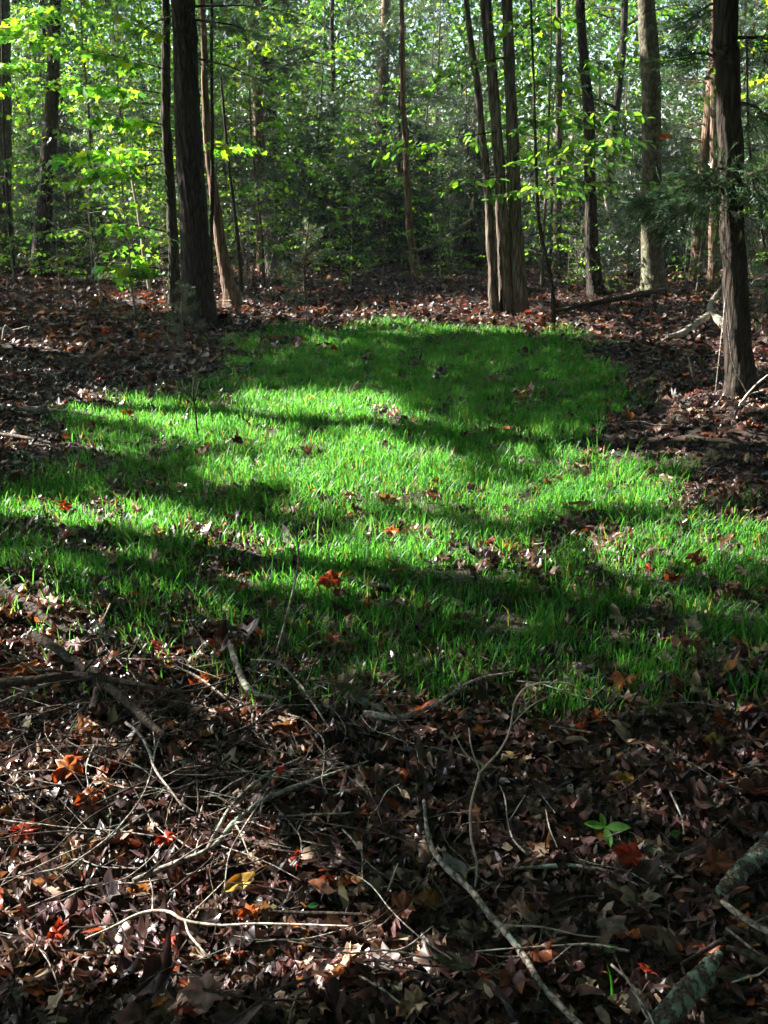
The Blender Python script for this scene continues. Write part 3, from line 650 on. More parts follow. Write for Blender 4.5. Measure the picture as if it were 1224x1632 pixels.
bough(t_left, '', [(85, 60, 18, 210, 90, 16.5, 14), (85, 20, 18, -10, 60, 16.5, 14), (85, 100, 18, -20, 110, 16, 12), (86, 10, 18, 170, 20, 16.5, 9), (82, 150, 18, 0, 140, 17, 8)], 1, .16, M_LEAF, seed=74, yellow=.3, bright=1.7)  # spray colour lightened to imitate leaves blown out by sun
bough(t_edge, '', [(264, 240, 12.6, 90, 250, 11.8, 22), (264, 200, 12.6, 150, 180, 12.0, 18), (264, 260, 12.6, 120, 285, 11.9, 18), (266, 370, 12.6, 170, 350, 12.1, 10), (270, 430, 12.6, 150, 425, 12, 14), (268, 400, 12.6, 190, 440, 12.1, 10), (263, 150, 12.6, 110, 130, 12, 14), (263, 110, 12.6, 130, 80, 11.9, 12), (263, 60, 12.6, 160, 20, 11.9, 10), (264, 230, 12.6, 400, 235, 13.6, 9)], 1, .145, M_LEAF, seed=75, yellow=.4, bright=1.75)  # leaf tint raised here too, standing in for sun glow

# background woods: every tree a thing
LMK = [(-60, 'the left picture edge'), (62, 'the leaning dark trunk'), (180, 'the bright maple leaves'), (318, 'the big dark trunk'), (480, 'the little pale cedar'), (663, 'the thin reddish middle trunk'), (815, 'the clump of stems'), (950, 'the slender spotted trunk'), (1040, 'the mossy trunk'), (1175, 'the nearest right trunk'), (1300, 'the right picture edge')]
WORD = dict(juniper='dark low juniper', young='young broadleaf tree', tall='tall broadleaf tree', cedar='dark cedar', sapling='leafy undergrowth sapling', twiggy='bare twiggy shrub')
def bglabel(kind, x, y):
    u, _ = PIX(np.array([[x, y, 1.5]])); k = int(np.argmin([abs(u[0]-q[0]) for q in LMK]))
    dep = 'on the leaf floor near' if y < 18.2 else 'just behind' if y < 23 else ('some way behind' if y < 31 else 'far back behind')
    side = ', to its left' if u[0] < LMK[k][0]-25 else (', to its right' if u[0] > LMK[k][0]+25 else '')
    return f"{WORD[kind]} {dep} {LMK[k][1]}{side}"
rb = random.Random(99); placed = []
def scatter(kind, n, y0, y1, s0, s1, mind, side_=False):
    c = 0; tries = 0
    while c < n and tries < n*40:
        tries += 1
        y = rb.uniform(y0, y1); x = rb.uniform(-.42*y-2.0, .42*y+1.5) if not side_ else rb.choice((rb.uniform(-.85*y, -.5*y-2), rb.uniform(.5*y+1.5, .85*y)))
        if any((x-a)**2+(y-b)**2 < mind**2 for a, b in placed): continue
        placed.append((x, y)); lab = bglabel(kind, x, y)
        k_ = rb.uniform(s0, s1) if s0 > 0 else (1.6+.15*y)*rb.uniform(.7, 1.2)/s1   # young trees stay about as tall as the view
        place(kind, rb.randint(0, 9), x, y, rb.uniform(0, 6.28), k_, lab, lab.replace(WORD[kind], WORD[kind]+'s'))
        c += 1
scatter('tall', 11, 21.5, 42, .8, 1.15, 2.2)
scatter('young', 66, 19.5, 40, .0, 6.5, 1.2)
scatter('cedar', 24, 20.5, 38, .0, 9.5, 1.4)
scatter('juniper', 34, 19.5, 27, .6, 1.1, 1.2)
scatter('sapling', 90, 18.6, 27, .5, 1.1, .5)
scatter('twiggy', 26, 18, 26, .5, 1.0, .6)

WORD['sapling'] = 'low leafy sprout'
scatter('sapling', 30, 15.2, 18.2, .28, .55, .7)
WORD['sapling'] = 'leafy undergrowth sapling'
scatter('young', 26, 9, 32, .0, 6.5, 1.6, True); scatter('cedar', 8, 12, 30, .0, 9.5, 2, True); scatter('sapling', 26, 8, 24, .5, 1, 1, True)

# far woods: one mass
mb = MB(); wd = MB()
NF = 230000
fx = rs.uniform(-48, 48, NF); fy = rs.uniform(38, 60, NF); fz = rs.uniform(0, 1, NF)**1.1*(1.5+.19*fy)-.5
kp = fbm(fx*.5+fy*.3, fz*.6+fy*.2, .8, 77, 3) > .36
fx, fy, fz = fx[kp], fy[kp], fz[kp]; nf = len(fx)
inst(mb, OVAL_V, OVAL_F, np.stack([fx, fy, fz], 1), rs.normal(0, 1, (nf, 3)), rs.normal(0, .6, (nf, 3))+[0, 0, 1], rs.uniform(.2, .4, nf), greens(nf, .45))  # leaf colour darkened to stand in for shade inside the far woods
tag(mb.build('woods', M_LEAF), 'mass of far green foliage closing the view', 'woods', kind='stuff')

# unseen trees added around the camera to keep open sky off the near sides
for kb, (x, y, r) in enumerate(((-6, -4, .2), (-3, -8, .2), (2.5, -5, .18), (6.5, -2.5, .2), (8, -8, .2), (-10, -9, .2), (1.5, -12, .2), (-12, -3, .2), (8.5, 3, .2), (9.5, 8, .18), (12, 13, .2), (14, 5, .2), (14.5, 18, .2), (13, -3, .2), (-6, -14, .2), (7, -14, .2))):
    side = 'to the right of the clearing, outside the picture' if y > 2 else 'behind the camera'
    root = empty('tree', (x, y, float(H(x, y))), 'tall leafy tree in the woods '+side, 'tree', 'trees '+side); mb = MB()
    S, R_ = smooth_path([(0, 0, -.1), (.1, 0, 4), (-.1, .1, 11)], [r, r*.8, .04], n=60); tube(mb, S, R_, 14, ridge=.1, seed=9); mb.build('trunk', M_BARK, root)
    k = 7000; q = rs.normal(0, 1, (k, 3)); q = norm(q)*(rs.uniform(0, 1, (k, 1))**.4)*[3.6, 3.6, 5.2]+[0, 0, 5.6]
    q = q[q[:, 2] > .3]
    q = q[(q[:, 1]+y < -.6)] if y < 2 else q[q[:, 0]+x > .42*(q[:, 1]+y)+1.6]
    mb = MB()
    inst(mb, OVAL_V, OVAL_F, q, rs.normal(0, 1, (len(q), 3)), rs.normal(0, .8, (len(q), 3))+[0, 0, 1], rs.uniform(.2, .34, len(q)), greens(len(q), .45)); mb.build('crown', M_LEAF, root)

# ------------------------------------------------------------------ grass
GPOLY = np.array([(330, 596), (380, 560), (430, 535), (560, 520), (640, 512), (760, 528), (900, 538), (965, 555), (985, 620), (1010, 680), (1050, 700), (1075, 770), (1130, 810), (1300, 830), (1420, 900), (1330, 1060),
                  (1000, 1062), (940, 1050), (800, 1035), (600, 1015), (420, 1000), (320, 985), (200, 955), (100, 915), (-40, 880), (-160, 850), (-60, 770), (40, 730), (110, 690), (140, 650), (160, 625), (260, 628), (310, 622)], float)
GW = np.array([G(a, b)[:2] for a, b in GPOLY])
def inside(px, py, poly):
    c = np.zeros(len(px), bool); m_ = len(poly)
    for a in range(m_):
        x0, y0 = poly[a]; x1, y1 = poly[(a+1) % m_]
        cnd = ((y0 > py) != (y1 > py)); xx = (x1-x0)*(py-y0)/((y1-y0) if y1 != y0 else 1e-9)+x0
        c ^= cnd & (px < xx)
    return c
def edge_dist(px, py, poly):
    d = np.full(len(px), 1e9); m_ = len(poly)
    for a in range(m_):
        p0 = poly[a]; p1 = poly[(a+1) % m_]; e = p1-p0; t = np.clip(((px-p0[0])*e[0]+(py-p0[1])*e[1])/(e@e), 0, 1)
        d = np.minimum(d, np.hypot(px-p0[0]-t*e[0], py-p0[1]-t*e[1]))
    return d
def grass_cover(x, y):
    ins = inside(x, y, GW); d = edge_dist(x, y, GW)*np.where(ins, 1, -1)
    d = d+.28*np.clip((5.0-y)/.8, 0, 1)+1.6*(fbm(x, y, 1.9, 31, 4)-.5)
    return np.clip((d+.15)/.65, 0, 1)**1.2*np.clip((fbm(x, y, 3.1, 55, 3)-.22)*5, .15, 1)
NB = 430000
bx = rs.uniform(GW[:, 0].min()-.3, GW[:, 0].max()+.3, NB); by = rs.uniform(GW[:, 1].min()-.3, GW[:, 1].max()+.3, NB)
cov = grass_cover(bx, by); tuft = fbm(bx, by, 7.0, 40, 2)
kp = rs.uniform(0, 1, NB) < cov*np.clip(.25+(tuft-.3)*2.6, .12, 1)
bx, by, cov, tuft = bx[kp], by[kp], cov[kp], tuft[kp]; nb = len(bx)
bh = (.04+.085*rs.uniform(0, 1, nb)**1.5)*(.65+.7*tuft)*(.75+.35*(1-cov))*np.where(rs.uniform(0, 1, nb) < .06, 1.5, 1)
ba = rs.uniform(0, 2*np.pi, nb); lean = rs.uniform(.05, .8, nb)*bh; bwid = rs.uniform(.0011, .0024, nb)*(1+by*.06)
bd = np.stack([np.cos(ba), np.sin(ba), np.zeros(nb)], 1); bp = ba+np.pi/2+rs.normal(0, .5, nb); bw = np.stack([np.cos(bp), np.sin(bp), np.zeros(nb)], 1)
base = np.stack([bx, by, H(bx, by)-.005], 1); up = np.array([0, 0, 1.])
rings = []
for t, w_ in ((0, 1), (.4, .95), (.75, .65)):
    c_ = base+up*(bh*t*(1-.12*t))[:, None]+bd*(lean*t*t)[:, None]
    rings += [c_-bw*(bwid*w_)[:, None], c_+bw*(bwid*w_)[:, None]]
tip = base+up*(bh*.86)[:, None]+bd*lean[:, None]
V = np.stack(rings+[tip], 1).reshape(-1, 3); o7 = (np.arange(nb)*7)[:, None]
gcol = np.array([.038, .150, .032])*rs.uniform(.7, 1.3, (nb, 1))*np.stack([.8+.5*rs.uniform(0, 1, nb), np.ones(nb), np.ones(nb)], 1)
dry = rs.uniform(0, 1, nb) < .05; gcol[dry] = [.15, .13, .05]; gcol = gcol*(.75+.5*fbm(bx, by, 2.5, 47, 2))[:, None]
mb = MB(); K = np.repeat(gcol, 7, 0)
mb.add(V, np.concatenate([o7+np.array([[0, 1, 3, 2]]), o7+np.array([[2, 3, 5, 4]])]), K)
mb.li.append((o7+np.array([[4, 5, 6]])).ravel()); mb.lt.append(np.full(nb, 3, np.int64))
tag(mb.build('grass', M_GRASS), 'fresh green grass covering the clearing', 'grass', kind='stuff')

# ------------------------------------------------------------------ leaf litter
PAL = np.array([(.10, .050, .032), (.15, .085, .058), (.06, .032, .024), (.19, .12, .088), (.13, .062, .055), (.24, .165, .125), (.045, .026, .024), (.18, .09, .072), (.15, .082, .085)])
def litcol(n, r=rs, vivid=.05):
    c = PAL[r.randint(0, len(PAL), n)]*r.uniform(.14, .72, (n, 1))*[1, .95, 1.05]; pq = r.uniform(0, 1, n) < .08; c[pq] = np.array([.34, .25, .19])*r.uniform(.7, 1.2, (pq.sum(), 1))
    q = r.uniform(0, 1, n); c[q < vivid*.6] = [.22, .045, .015]; c[(q > vivid*.6) & (q < vivid)] = [.25, .10, .025]
    c[(q > .975)] = [.13, .12, .07]; c[(q > .988)] = [.34, .29, .30]; return c
mb = MB()
def litter(n, x0, x1, y0, y1, tmpls, s0, s1, lift, tilt, vivid=.05, gmask=True):
    x = rs.uniform(x0, x1, n); y = rs.uniform(y0, y1, n)
    k = np.abs(x) < .40*y+.9
    if gmask: k &= rs.uniform(0, 1, n) > grass_cover(x, y)*.92
    x, y = x[k], y[k]; n = len(x)
    z = H(x, y)+rs.uniform(.0, lift, n)*(.4+1.2*vnoise(x, y, 6, 61))
    g = rs.randint(0, len(tmpls), n); a = rs.uniform(0, 2*np.pi, n)
    for q in range(len(tmpls)):
        w = g == q; c = w.sum()
        A = np.stack([np.cos(a[w]), np.sin(a[w]), rs.normal(0, tilt*.6, c)], 1); N = rs.normal(0, tilt, (c, 3))+[0, 0, 1]
        N[:, 2] = np.abs(N[:, 2])
        inst(mb, tmpls[q][0], tmpls[q][1], np.stack([x[w], y[w], z[w]], 1), A, N, rs.uniform(s0, s1, c)*np.where(rs.uniform(0,1,c)<.1,1.35,1), litcol(c, rs, vivid), rs.normal(.0, .3, c), rs.normal(.05, .4, c), rs.uniform(.72, 1.1, c))
litter(27000, -2.6, 2.6, 1.2, 4.6, LITTER_T, .03, .088, .024, .18)
litter(16000, -5, 5, 4.4, 9, LITTER_T, .04, .09, .028, .27)
litter(52000, -9.5, 9.5, 9, 20, FAR_T, .06, .11, .04, .4, .02)
litter(9000, -13, 13, 20, 29, FAR_T, .1, .16, .06, .5, .015)
def litter_out(n, x0, x1, y0, y1, s0, s1):      # the forest floor beside and behind the picture
    x = rs.uniform(x0, x1, n); y = rs.uniform(y0, y1, n); k = (np.abs(x) >= .40*y+.9) | (y < 1.2); x, y = x[k], y[k]; n = len(x); a = rs.uniform(0, 6.28, n)
    inst(mb, FAR_T[0][0], FAR_T[0][1], np.stack([x, y, H(x, y)+rs.uniform(0, .03, n)], 1), np.stack([np.cos(a), np.sin(a), rs.normal(0, .2, n)], 1), rs.normal(0, .3, (n, 3))+[0, 0, 1], rs.uniform(s0, s1, n), litcol(n, rs, .03))
litter_out(26000, -8, 8, -4, 9, .06, .11)
litter_out(34000, -20, 20, 6, 30, .10, .18)
# shredded scraps between the leaves
SCR = [([(0, -.15, 0), (.5, -.2, .08), (1, 0, 0), (.5, .2, .05), (0, .12, 0)], [(0, 1, 2), (0, 2, 3), (0, 3, 4)])]
litter(36000, -2.6, 2.6, 1.2, 5.0, SCR, .010, .045, .045, .5, .05)
tag(mb.build('leaf_litter', M_LITTER, smooth=False), 'carpet of dead brown leaves over the forest floor', 'leaf litter', kind='stuff')

# ------------------------------------------------------------------ fallen branches, sticks and logs
def stick(name, label, cat, paths, mat, mode='lie', seg=7, lift=.03, knob=.12, group=None, y=None, twigs=0):
    """paths: list of [(u, v, width px[, extra lift])...]; 'lie' follows the ground, 'up' stands at the first point's depth"""
    mb = MB(); L = None; sd = abs(hash(label)) % 1000 if False else sum(map(ord, label)) % 997
    rr = random.Random(sd)
    for path in paths:
        P = []; R = []
        for q in path:
            u_, v_, w_ = q[:3]; ex = q[3] if len(q) > 3 else 0
            if mode == 'lie': p_ = G(u_, v_, lift+ex+.008)
            else:
                if y is None: y = G(*paths[0][0][:2])[1]
                p_ = D(u_, v_, y+ex)
            P.append(p_); R.append(w_*(.5 if 8.5 < w_ < 25 else .4)*mpp(p_))
        P = np.array(P); R = np.array(R)
        if L is None: L = P[0].copy(); L[2] = float(H(L[0], L[1]))
        S, RR = smooth_path(P, R, step=max(.010, R.max()*1.1) if seg < 14 else R.max()*.3); n_ = len(S)
        S = S+np.cumsum(np.array([[rr.gauss(0, 1) for _ in range(3)] for _ in range(n_)]), 0)*R.mean()*.05
        if mode == 'up' and path is paths[0]: S[0][2] = min(S[0][2], float(H(S[0][0], S[0][1]))-.03)
        tube(mb, S-L, RR, seg, seed=sd, knob=knob, ridge=.22 if seg >= 14 else 0)
        for t_ in range(twigs):
            i_ = rr.randrange(2, n_); a = rr.uniform(0, 6.28); ln = rr.uniform(.04, .16)
            e = S[i_]+np.array([math.cos(a)*ln, math.sin(a)*ln, rr.uniform(0, .06)])
            tube(mb, np.array([S[i_], (S[i_]+e)/2+[0, 0, .01], e])-L, [RR[i_]*.45, RR[i_]*.35, RR[i_]*.2], 4, seed=sd)
    o = mb.build(name, mat, loc=L); return tag(o, label, cat, group)

FB, TW = 'fallen_branch', 'twig'
stick(FB, 'thick dark branch lying level across the left edge of the brush pile', 'branch', [[(-20, 1092, 17), (60, 1084, 15), (110, 1076, 14), (150, 1078, 12), (230, 1092, 9), (300, 1102, 6), (372, 1083, 3)]], M_TWIGD, lift=.10, twigs=4)
stick(FB, 'grey stick crossing under the thick dark branch at the left edge', 'branch', [[(-20, 1130, 8), (60, 1095, 7), (135, 1076, 5)]], M_TWIG, lift=.08)
stick(FB, 'dark crooked branch slanting down to the right through the brush pile', 'branch', [[(55, 1010, 12), (100, 1040, 14), (150, 1080, 15), (195, 1112, 15), (235, 1150, 13), (262, 1172, 10)]], M_TWIGD, lift=.09, twigs=3)
stick(FB, 'short upright dark stub where the brush pile branches cross', 'branch', [[(150, 1068, 14), (158, 1095, 15), (148, 1135, 12)]], M_TWIGD, lift=.07)
stick(FB, 'pale forked twig reaching up above the brush pile', 'twig', [[(183, 1037, 6), (165, 1012, 5), (150, 985, 4), (126, 958, 3)], [(158, 1000, 3), (176, 962, 3)], [(155, 999, 3), (124, 999, 2)]], M_PALE, mode='up')
stick(FB, 'curved grey-barked branch with peeling bark beside the grass edge', 'branch', [[(368, 1030, 11), (378, 1062, 12), (388, 1088, 11), (405, 1104, 9), (440, 1112, 7)]], M_TWIG, lift=.05)
stick(FB, 'thin branch running down right from the upright bare sapling', 'branch', [[(400, 1052, 5), (440, 1056, 6), (458, 1068, 6), (482, 1098, 5), (525, 1162, 4)]], M_TWIG, lift=.06, twigs=4)
stick('sapling', 'bare thin upright sapling rising from the brush pile into the grass', 'sapling', [[(438, 1052, 5), (452, 1000, 4.5), (466, 945, 4), (475, 895, 4), (472, 850, 3), (457, 792, 2.5)], [(446, 1052, 4), (450, 1030, 3.5), (453, 1008, 3)]], M_TWIG, mode='up', knob=.05)
stick(FB, 'arched twig curving down through the middle of the brush pile', 'twig', [[(200, 1152, 6), (222, 1170, 6), (236, 1196, 6), (248, 1228, 5), (290, 1284, 4)]], M_TWIG, lift=.11, twigs=6)
stick(FB, 'pale grey forked branch sweeping from lower left up to the right', 'branch', [[(212, 1405, 9), (268, 1380, 9), (326, 1357, 9), (341, 1332, 8), (364, 1291, 7), (398, 1255, 7), (440, 1229, 7), (484, 1208, 5)],
     [(334, 1352, 8), (352, 1335, 8), (371, 1312, 9), (412, 1278, 9), (451, 1260, 9), (513, 1238, 8), (587, 1211, 4)]], M_TWIG, lift=.06, twigs=5)
stick(TW, 'long thin twig bowed over the leaves left of the pale forked branch', 'twig', [[(100, 1386, 4), (168, 1338, 4), (212, 1290, 4), (234, 1250, 3.5), (246, 1195, 3), (240, 1140, 2)]], M_TWIG, lift=.08, twigs=3)
stick(FB, 'arching pale branch with a fork, low at the left', 'branch', [[(136, 1496, 4), (182, 1476, 6), (218, 1458, 6.5), (247, 1452, 6.5), (272, 1454, 6.5), (296, 1467, 6), (350, 1474, 5), (420, 1472, 5), (556, 1476, 3)], [(295, 1468, 5), (302, 1490, 5), (333, 1526, 4)], [(298, 1463, 3), (330, 1432, 3), (358, 1404, 2)], [(243, 1452, 3), (243, 1420, 3), (238, 1400, 2)]], M_PALE, lift=.07)
stick(FB, 'dark speckled stick lying level right of the arching pale branch', 'branch', [[(428, 1452, 6), (500, 1455, 8), (575, 1458, 7)]], M_TWIGD, lift=.05)
stick(FB, 'long smooth grey branch curving down to the bottom edge', 'branch', [[(676, 1275, 8), (679, 1310, 8), (685, 1342, 9), (709, 1380, 10), (748, 1417, 11), (778, 1456, 11), (806, 1487, 11), (838, 1531, 11), (869, 1579, 11), (930, 1640, 11)], [(838, 1528, 4), (850, 1505, 3)], [(862, 1570, 4), (856, 1595, 3)]], M_TWIG, lift=.05)
stick('sapling', 'bare dead sapling with a bent-over top standing in the leaves', 'sapling', [[(757, 1422, 5), (760, 1378, 5), (751, 1336, 5), (750, 1286, 5), (762, 1240, 5), (766, 1228, 5), (793, 1200, 4.5), (810, 1170, 4.5), (816, 1140, 4), (820, 1118, 4), (836, 1097, 4), (866, 1088, 4), (905, 1089, 4), (921, 1098, 3), (948, 1106, 2.5)],
     [(817, 1154, 3.5), (845, 1126, 3), (884, 1105, 2.5)], [(765, 1229, 4), (752, 1195, 3), (747, 1160, 2)], [(774, 1222, 4), (743, 1202, 3.5), (723, 1168, 2.5)], [(907, 1089, 2), (903, 1083, 2)]], M_PALE, mode='up', knob=.06)
stick(FB, 'dark-butted branch curving up right in the shade below the grass', 'branch', [[(580, 1138, 12), (612, 1143, 12), (640, 1145, 9), (692, 1126, 7), (726, 1102, 6), (762, 1084, 6), (822, 1072, 4)]], M_TWIG, lift=.09, twigs=2)
stick(TW, 'thin wavy twig lying just below the left part of the grass', 'twig', [[(262, 1049, 3), (292, 1049, 4), (309, 1063, 4), (362, 1053, 3)]], M_PALE, lift=.06)
stick('log', 'rotting lichen-covered log end at the bottom right corner', 'log', [[(1146, 1520, 30), (1118, 1556, 44), (1076, 1600, 46), (1000, 1690, 48)]], M_LICH, seg=26, lift=.05, knob=.3)
stick('log', 'dark log with a lichen patch entering from the right edge', 'log', [[(1250, 1325, 40), (1222, 1352, 38), (1188, 1390, 34), (1160, 1424, 30)]], M_LICH, seg=18, lift=.04, knob=.18)
stick(FB, 'pale stick below the dark log at the right edge', 'branch', [[(1150, 1436, 9), (1185, 1463, 11), (1240, 1494, 12)]], M_TWIG, lift=.05)
stick(FB, 'brown stick pointing at the rotting lichen log', 'branch', [[(1086, 1537, 7), (1120, 1516, 8), (1156, 1497, 9)]], M_TWIGD, lift=.06)
stick(FB, 'dark stick lying above the rotting lichen log at the right edge', 'branch', [[(1158, 1510, 9), (1190, 1520, 11), (1240, 1542, 12)]], M_TWIGD, lift=.07)
stick(TW, 'small forked pale twig at the right edge near the bottom', 'twig', [[(1166, 1566, 3), (1190, 1558, 4), (1211, 1552, 4), (1226, 1538, 3)], [(1190, 1558, 3), (1194, 1552, 2)]], M_PALE, lift=.06)
stick(FB, 'grey stick half buried in leaves below the green seedling', 'branch', [[(802, 1386, 6), (850, 1382, 8), (907, 1380, 9), (970, 1388, 7), (1020, 1410, 4)]], M_TWIG, lift=.03)
stick(TW, 'thin straight pale twig joining the long grey branch from the right', 'twig', [[(806, 1475, 4), (866, 1478, 4), (920, 1490, 3), (960, 1494, 2)]], M_PALE, lift=.05)
stick(TW, 'thin twig in the shade right of the bent dead sapling', 'twig', [[(857, 1153, 3), (900, 1160, 4), (942, 1167, 3)]], M_TWIG, lift=.05)
stick(TW, 'thin twig leaning through the shaded leaves right of the green seedling', 'twig', [[(1068, 1262, 4), (1085, 1300, 4), (1090, 1330, 3)]], M_TWIG, lift=.06)
stick(TW, 'curved thin twig left of the green seedling', 'twig', [[(870, 1290, 3), (876, 1320, 3), (888, 1350, 3)], [(864, 1268, 3), (885, 1296, 2)]], M_TWIG, lift=.06)
stick(TW, 'short bluish lichen twig propped upright in the bottom middle', 'twig', [[(612, 1440, 5), (622, 1410, 5), (634, 1376, 3)]], M_PALE, mode='up')
stick(TW, 'thin twig rising right from the sunlit leaves at the bottom middle', 'twig', [[(596, 1536, 3), (617, 1518, 4), (650, 1508, 4), (690, 1476, 3)]], M_TWIG, lift=.06)
stick(FB, 'big dark rotten branch half sunk in the leaves at the left edge below the grass', 'branch', [[(-30, 928, 26), (20, 948, 28), (60, 975, 26), (105, 1010, 18)]], M_TWIGD, lift=.03, seg=14, knob=.2)
stick(FB, 'branch lying level on the leaves at the left edge beside the grass', 'branch', [[(-20, 648, 8), (40, 651, 9), (110, 656, 8), (170, 664, 4)]], M_TWIG, lift=.04, twigs=3)
stick(FB, 'lower of the two branches at the left edge beside the grass', 'branch', [[(-20, 688, 7), (30, 696, 8), (80, 706, 4)]], M_TWIG, lift=.03)
stick(TW, 'forked bleached twig at the left edge above the branches', 'twig', [[(2, 548, 4), (8, 520, 4), (20, 526, 3), (44, 520, 3)]], M_PALE, mode='up')
stick(TW, 'small pale stick in the shaded leaves left of the big dark trunk', 'twig', [[(134, 553, 3), (144, 541, 3)]], M_PALE, lift=.05)
stick('sapling', 'dead leafless seedling standing in the grass at the left', 'sapling', [[(315, 700, 4), (312, 660, 3.5), (308, 625, 3), (310, 600, 2)], [(308, 640, 2.5), (296, 615, 2)], [(311, 640, 2), (318, 605, 2)]], M_TWIGD, mode='up')
stick(TW, 'thin stem standing in the near grass left of the bare sapling', 'twig', [[(309, 972, 3.5), (314, 930, 3), (320, 895, 2)]], M_TWIG, mode='up')
stick('log', 'dark fallen log lying behind the thin reddish middle trunk', 'log', [[(668, 437, 9), (700, 424, 11), (740, 413, 12), (775, 406, 12)]], M_TWIGD, y=18.5, mode='up', seg=12)
stick(FB, 'crossed dead branches propped up behind the thin reddish middle trunk', 'branch', [[(640, 404, 4, 2), (690, 392, 6, 2), (720, 372, 7, 2), (752, 350, 6, 2)], [(670, 396, 4, 2), (720, 381, 5, 2), (750, 368, 3, 2)]], M_PALE, mode='up', y=18.5)
stick('log', 'thin fallen log lying in front of the mossy trunk', 'log', [[(885, 496, 6), (930, 487, 8), (990, 476, 9), (1030, 468, 9), (1066, 462, 7)]], M_TWIGD, lift=.07, seg=12)
stick('root', 'bleached bone-like curved root beside the nearest right trunk', 'root', [[(1062, 536, 7, .02), (1082, 534, 10, .02), (1100, 522, 11, .05), (1122, 506, 11, .08), (1134, 500, 12, .08)], [(1134, 500, 11, .08), (1132, 488, 9, .15), (1142, 468, 8, .25), (1152, 455, 6, .35)], [(1128, 502, 12, .08), (1146, 510, 13, .06), (1158, 530, 12, .02)]], M_ROOT, seg=13, lift=.06)
stick('vine', 'thin pale vine stem curving down the front of the nearest right trunk', 'vine', [[(1156, 470, 2), (1160, 520, 2.2), (1168, 580, 2.4), (1192, 630, 2.4)]], M_TWIG, mode='up', y=float(t_right['L'][1])-.25)
stick(TW, 'pale bent twig right of the foot of the nearest right trunk', 'twig', [[(1178, 645, 4), (1200, 618, 4), (1224, 598, 3)], [(1190, 630, 3), (1216, 622, 3)]], M_PALE, mode='up', y=float(t_right['L'][1])-.3)
stick(TW, 'short brown stick poking out of the leaves left of the nearest right trunk', 'twig', [[(1106, 604, 6), (1102, 585, 6), (1097, 568, 4)]], M_TWIG, mode='up')
# small random twigs lying in the litter
rt = random.Random(5)
ZT = [((0, 560), (1060, 1400), 150, 'small dry twig among the many tangled in the brush pile'), ((560, 1224), (1080, 1440), 30, 'small dry twig lying in the shaded dark leaves'),
      ((0, 600), (1440, 1630), 26, 'small dry twig on the sunlit leaves along the bottom'), ((600, 1224), (1440, 1630), 18, 'small dry twig on the leaves toward the bottom right'),
      ((0, 300), (530, 720), 10, 'small dry twig on the leaves left of the grass'), ((1030, 1224), (560, 800), 9, 'small dry twig on the leaf heap right of the grass'), ((380, 1100), (470, 515), 16, 'small dry twig on the bare leaf floor beyond the grass')]
for (ua, ub), (va, vb), cnt, lab in ZT:
    for k in range(cnt):
        u0 = rt.uniform(ua, ub); v0 = rt.uniform(va, vb); g0 = G(u0, v0); ln = rt.uniform(.08, .34)*(1.6 if vb < 900 else (1.5 if cnt > 100 else 1)); a = rt.uniform(0, 6.28); L = g0.copy()
        rr_ = rt.uniform(.0013, .0036)*(1.8 if vb < 900 else 1); P = [g0+[0, 0, .03+rt.uniform(0, .05)]]
        for q in range(4):
            a += rt.uniform(-.35, .35); P.append(P[-1]+np.array([math.cos(a), math.sin(a), rt.uniform(-.15, .25)])*ln/4)
        S, RR = smooth_path(P, np.linspace(rr_, rr_*.4, 5), n=12); mb = MB(); tube(mb, S-L, RR, 5, knob=.1, seed=k)
        if rt.random() < .6:
            i_ = rt.randint(4, 9); a2 = a+rt.choice((-1, 1))*rt.uniform(.5, 1); e = S[i_]+np.array([math.cos(a2), math.sin(a2), .25])*ln*.35
            tube(mb, np.array([S[i_], (S[i_]+e)/2, e])-L, [rr_*.6, rr_*.45, rr_*.3], 4)
        tag(mb.build('twig', rt.choice((M_TWIG, M_TWIGD, M_TWIG, M_TWIGD, M_TWIGD)), loc=L), lab, 'twig', lab.replace('small dry twig', 'small dry twigs'))

# ------------------------------------------------------------------ single leaves that stand out
CO = dict(orange=(.32, .085, .02), red=(.27, .035, .015), rust=(.15, .05, .025), brown=(.15, .09, .055), tan=(.30, .22, .15), pink=(.36, .25, .25), yellow=(.30, .19, .04), dark=(.04, .028, .022), green=(.06, .17, .05), grey=(.11, .12, .08))
def leaf(u, v, px, colr, label, t=0, lift=.035, tilt=.5, group=None, name='fallen_leaf', bend=.3):
    g = G(u, v, lift); s = px*mpp(g)/.9; r = random.Random(int(u*7+v)); mb = MB(); T = LITTER_T[t]
    A = np.array([[r.gauss(0, 1), r.gauss(0, .5), r.gauss(0, .2)]]); N = np.array([[r.gauss(0, tilt), r.gauss(0, tilt)-.45, 1]])
    inst(mb, T[0], T[1], -norm(A)*s*.45, A, N, [s], [np.array(CO[colr])*r.uniform(.85, 1.15)], np.array([r.uniform(.5, 1)*bend]), np.array([r.uniform(-.1, .5)]), np.array([r.uniform(.6, .95)]))
    st_ = norm(A)[0]; tube(mb, np.array([-st_*s*.4, -st_*s*.7+[0, 0, .004], -st_*s*.95]), [.0012, .001, .0008], 4, np.array(CO[colr])*1.3)
    return tag(mb.build(name, M_LITTER, loc=g, smooth=False), label, 'leaf', group)
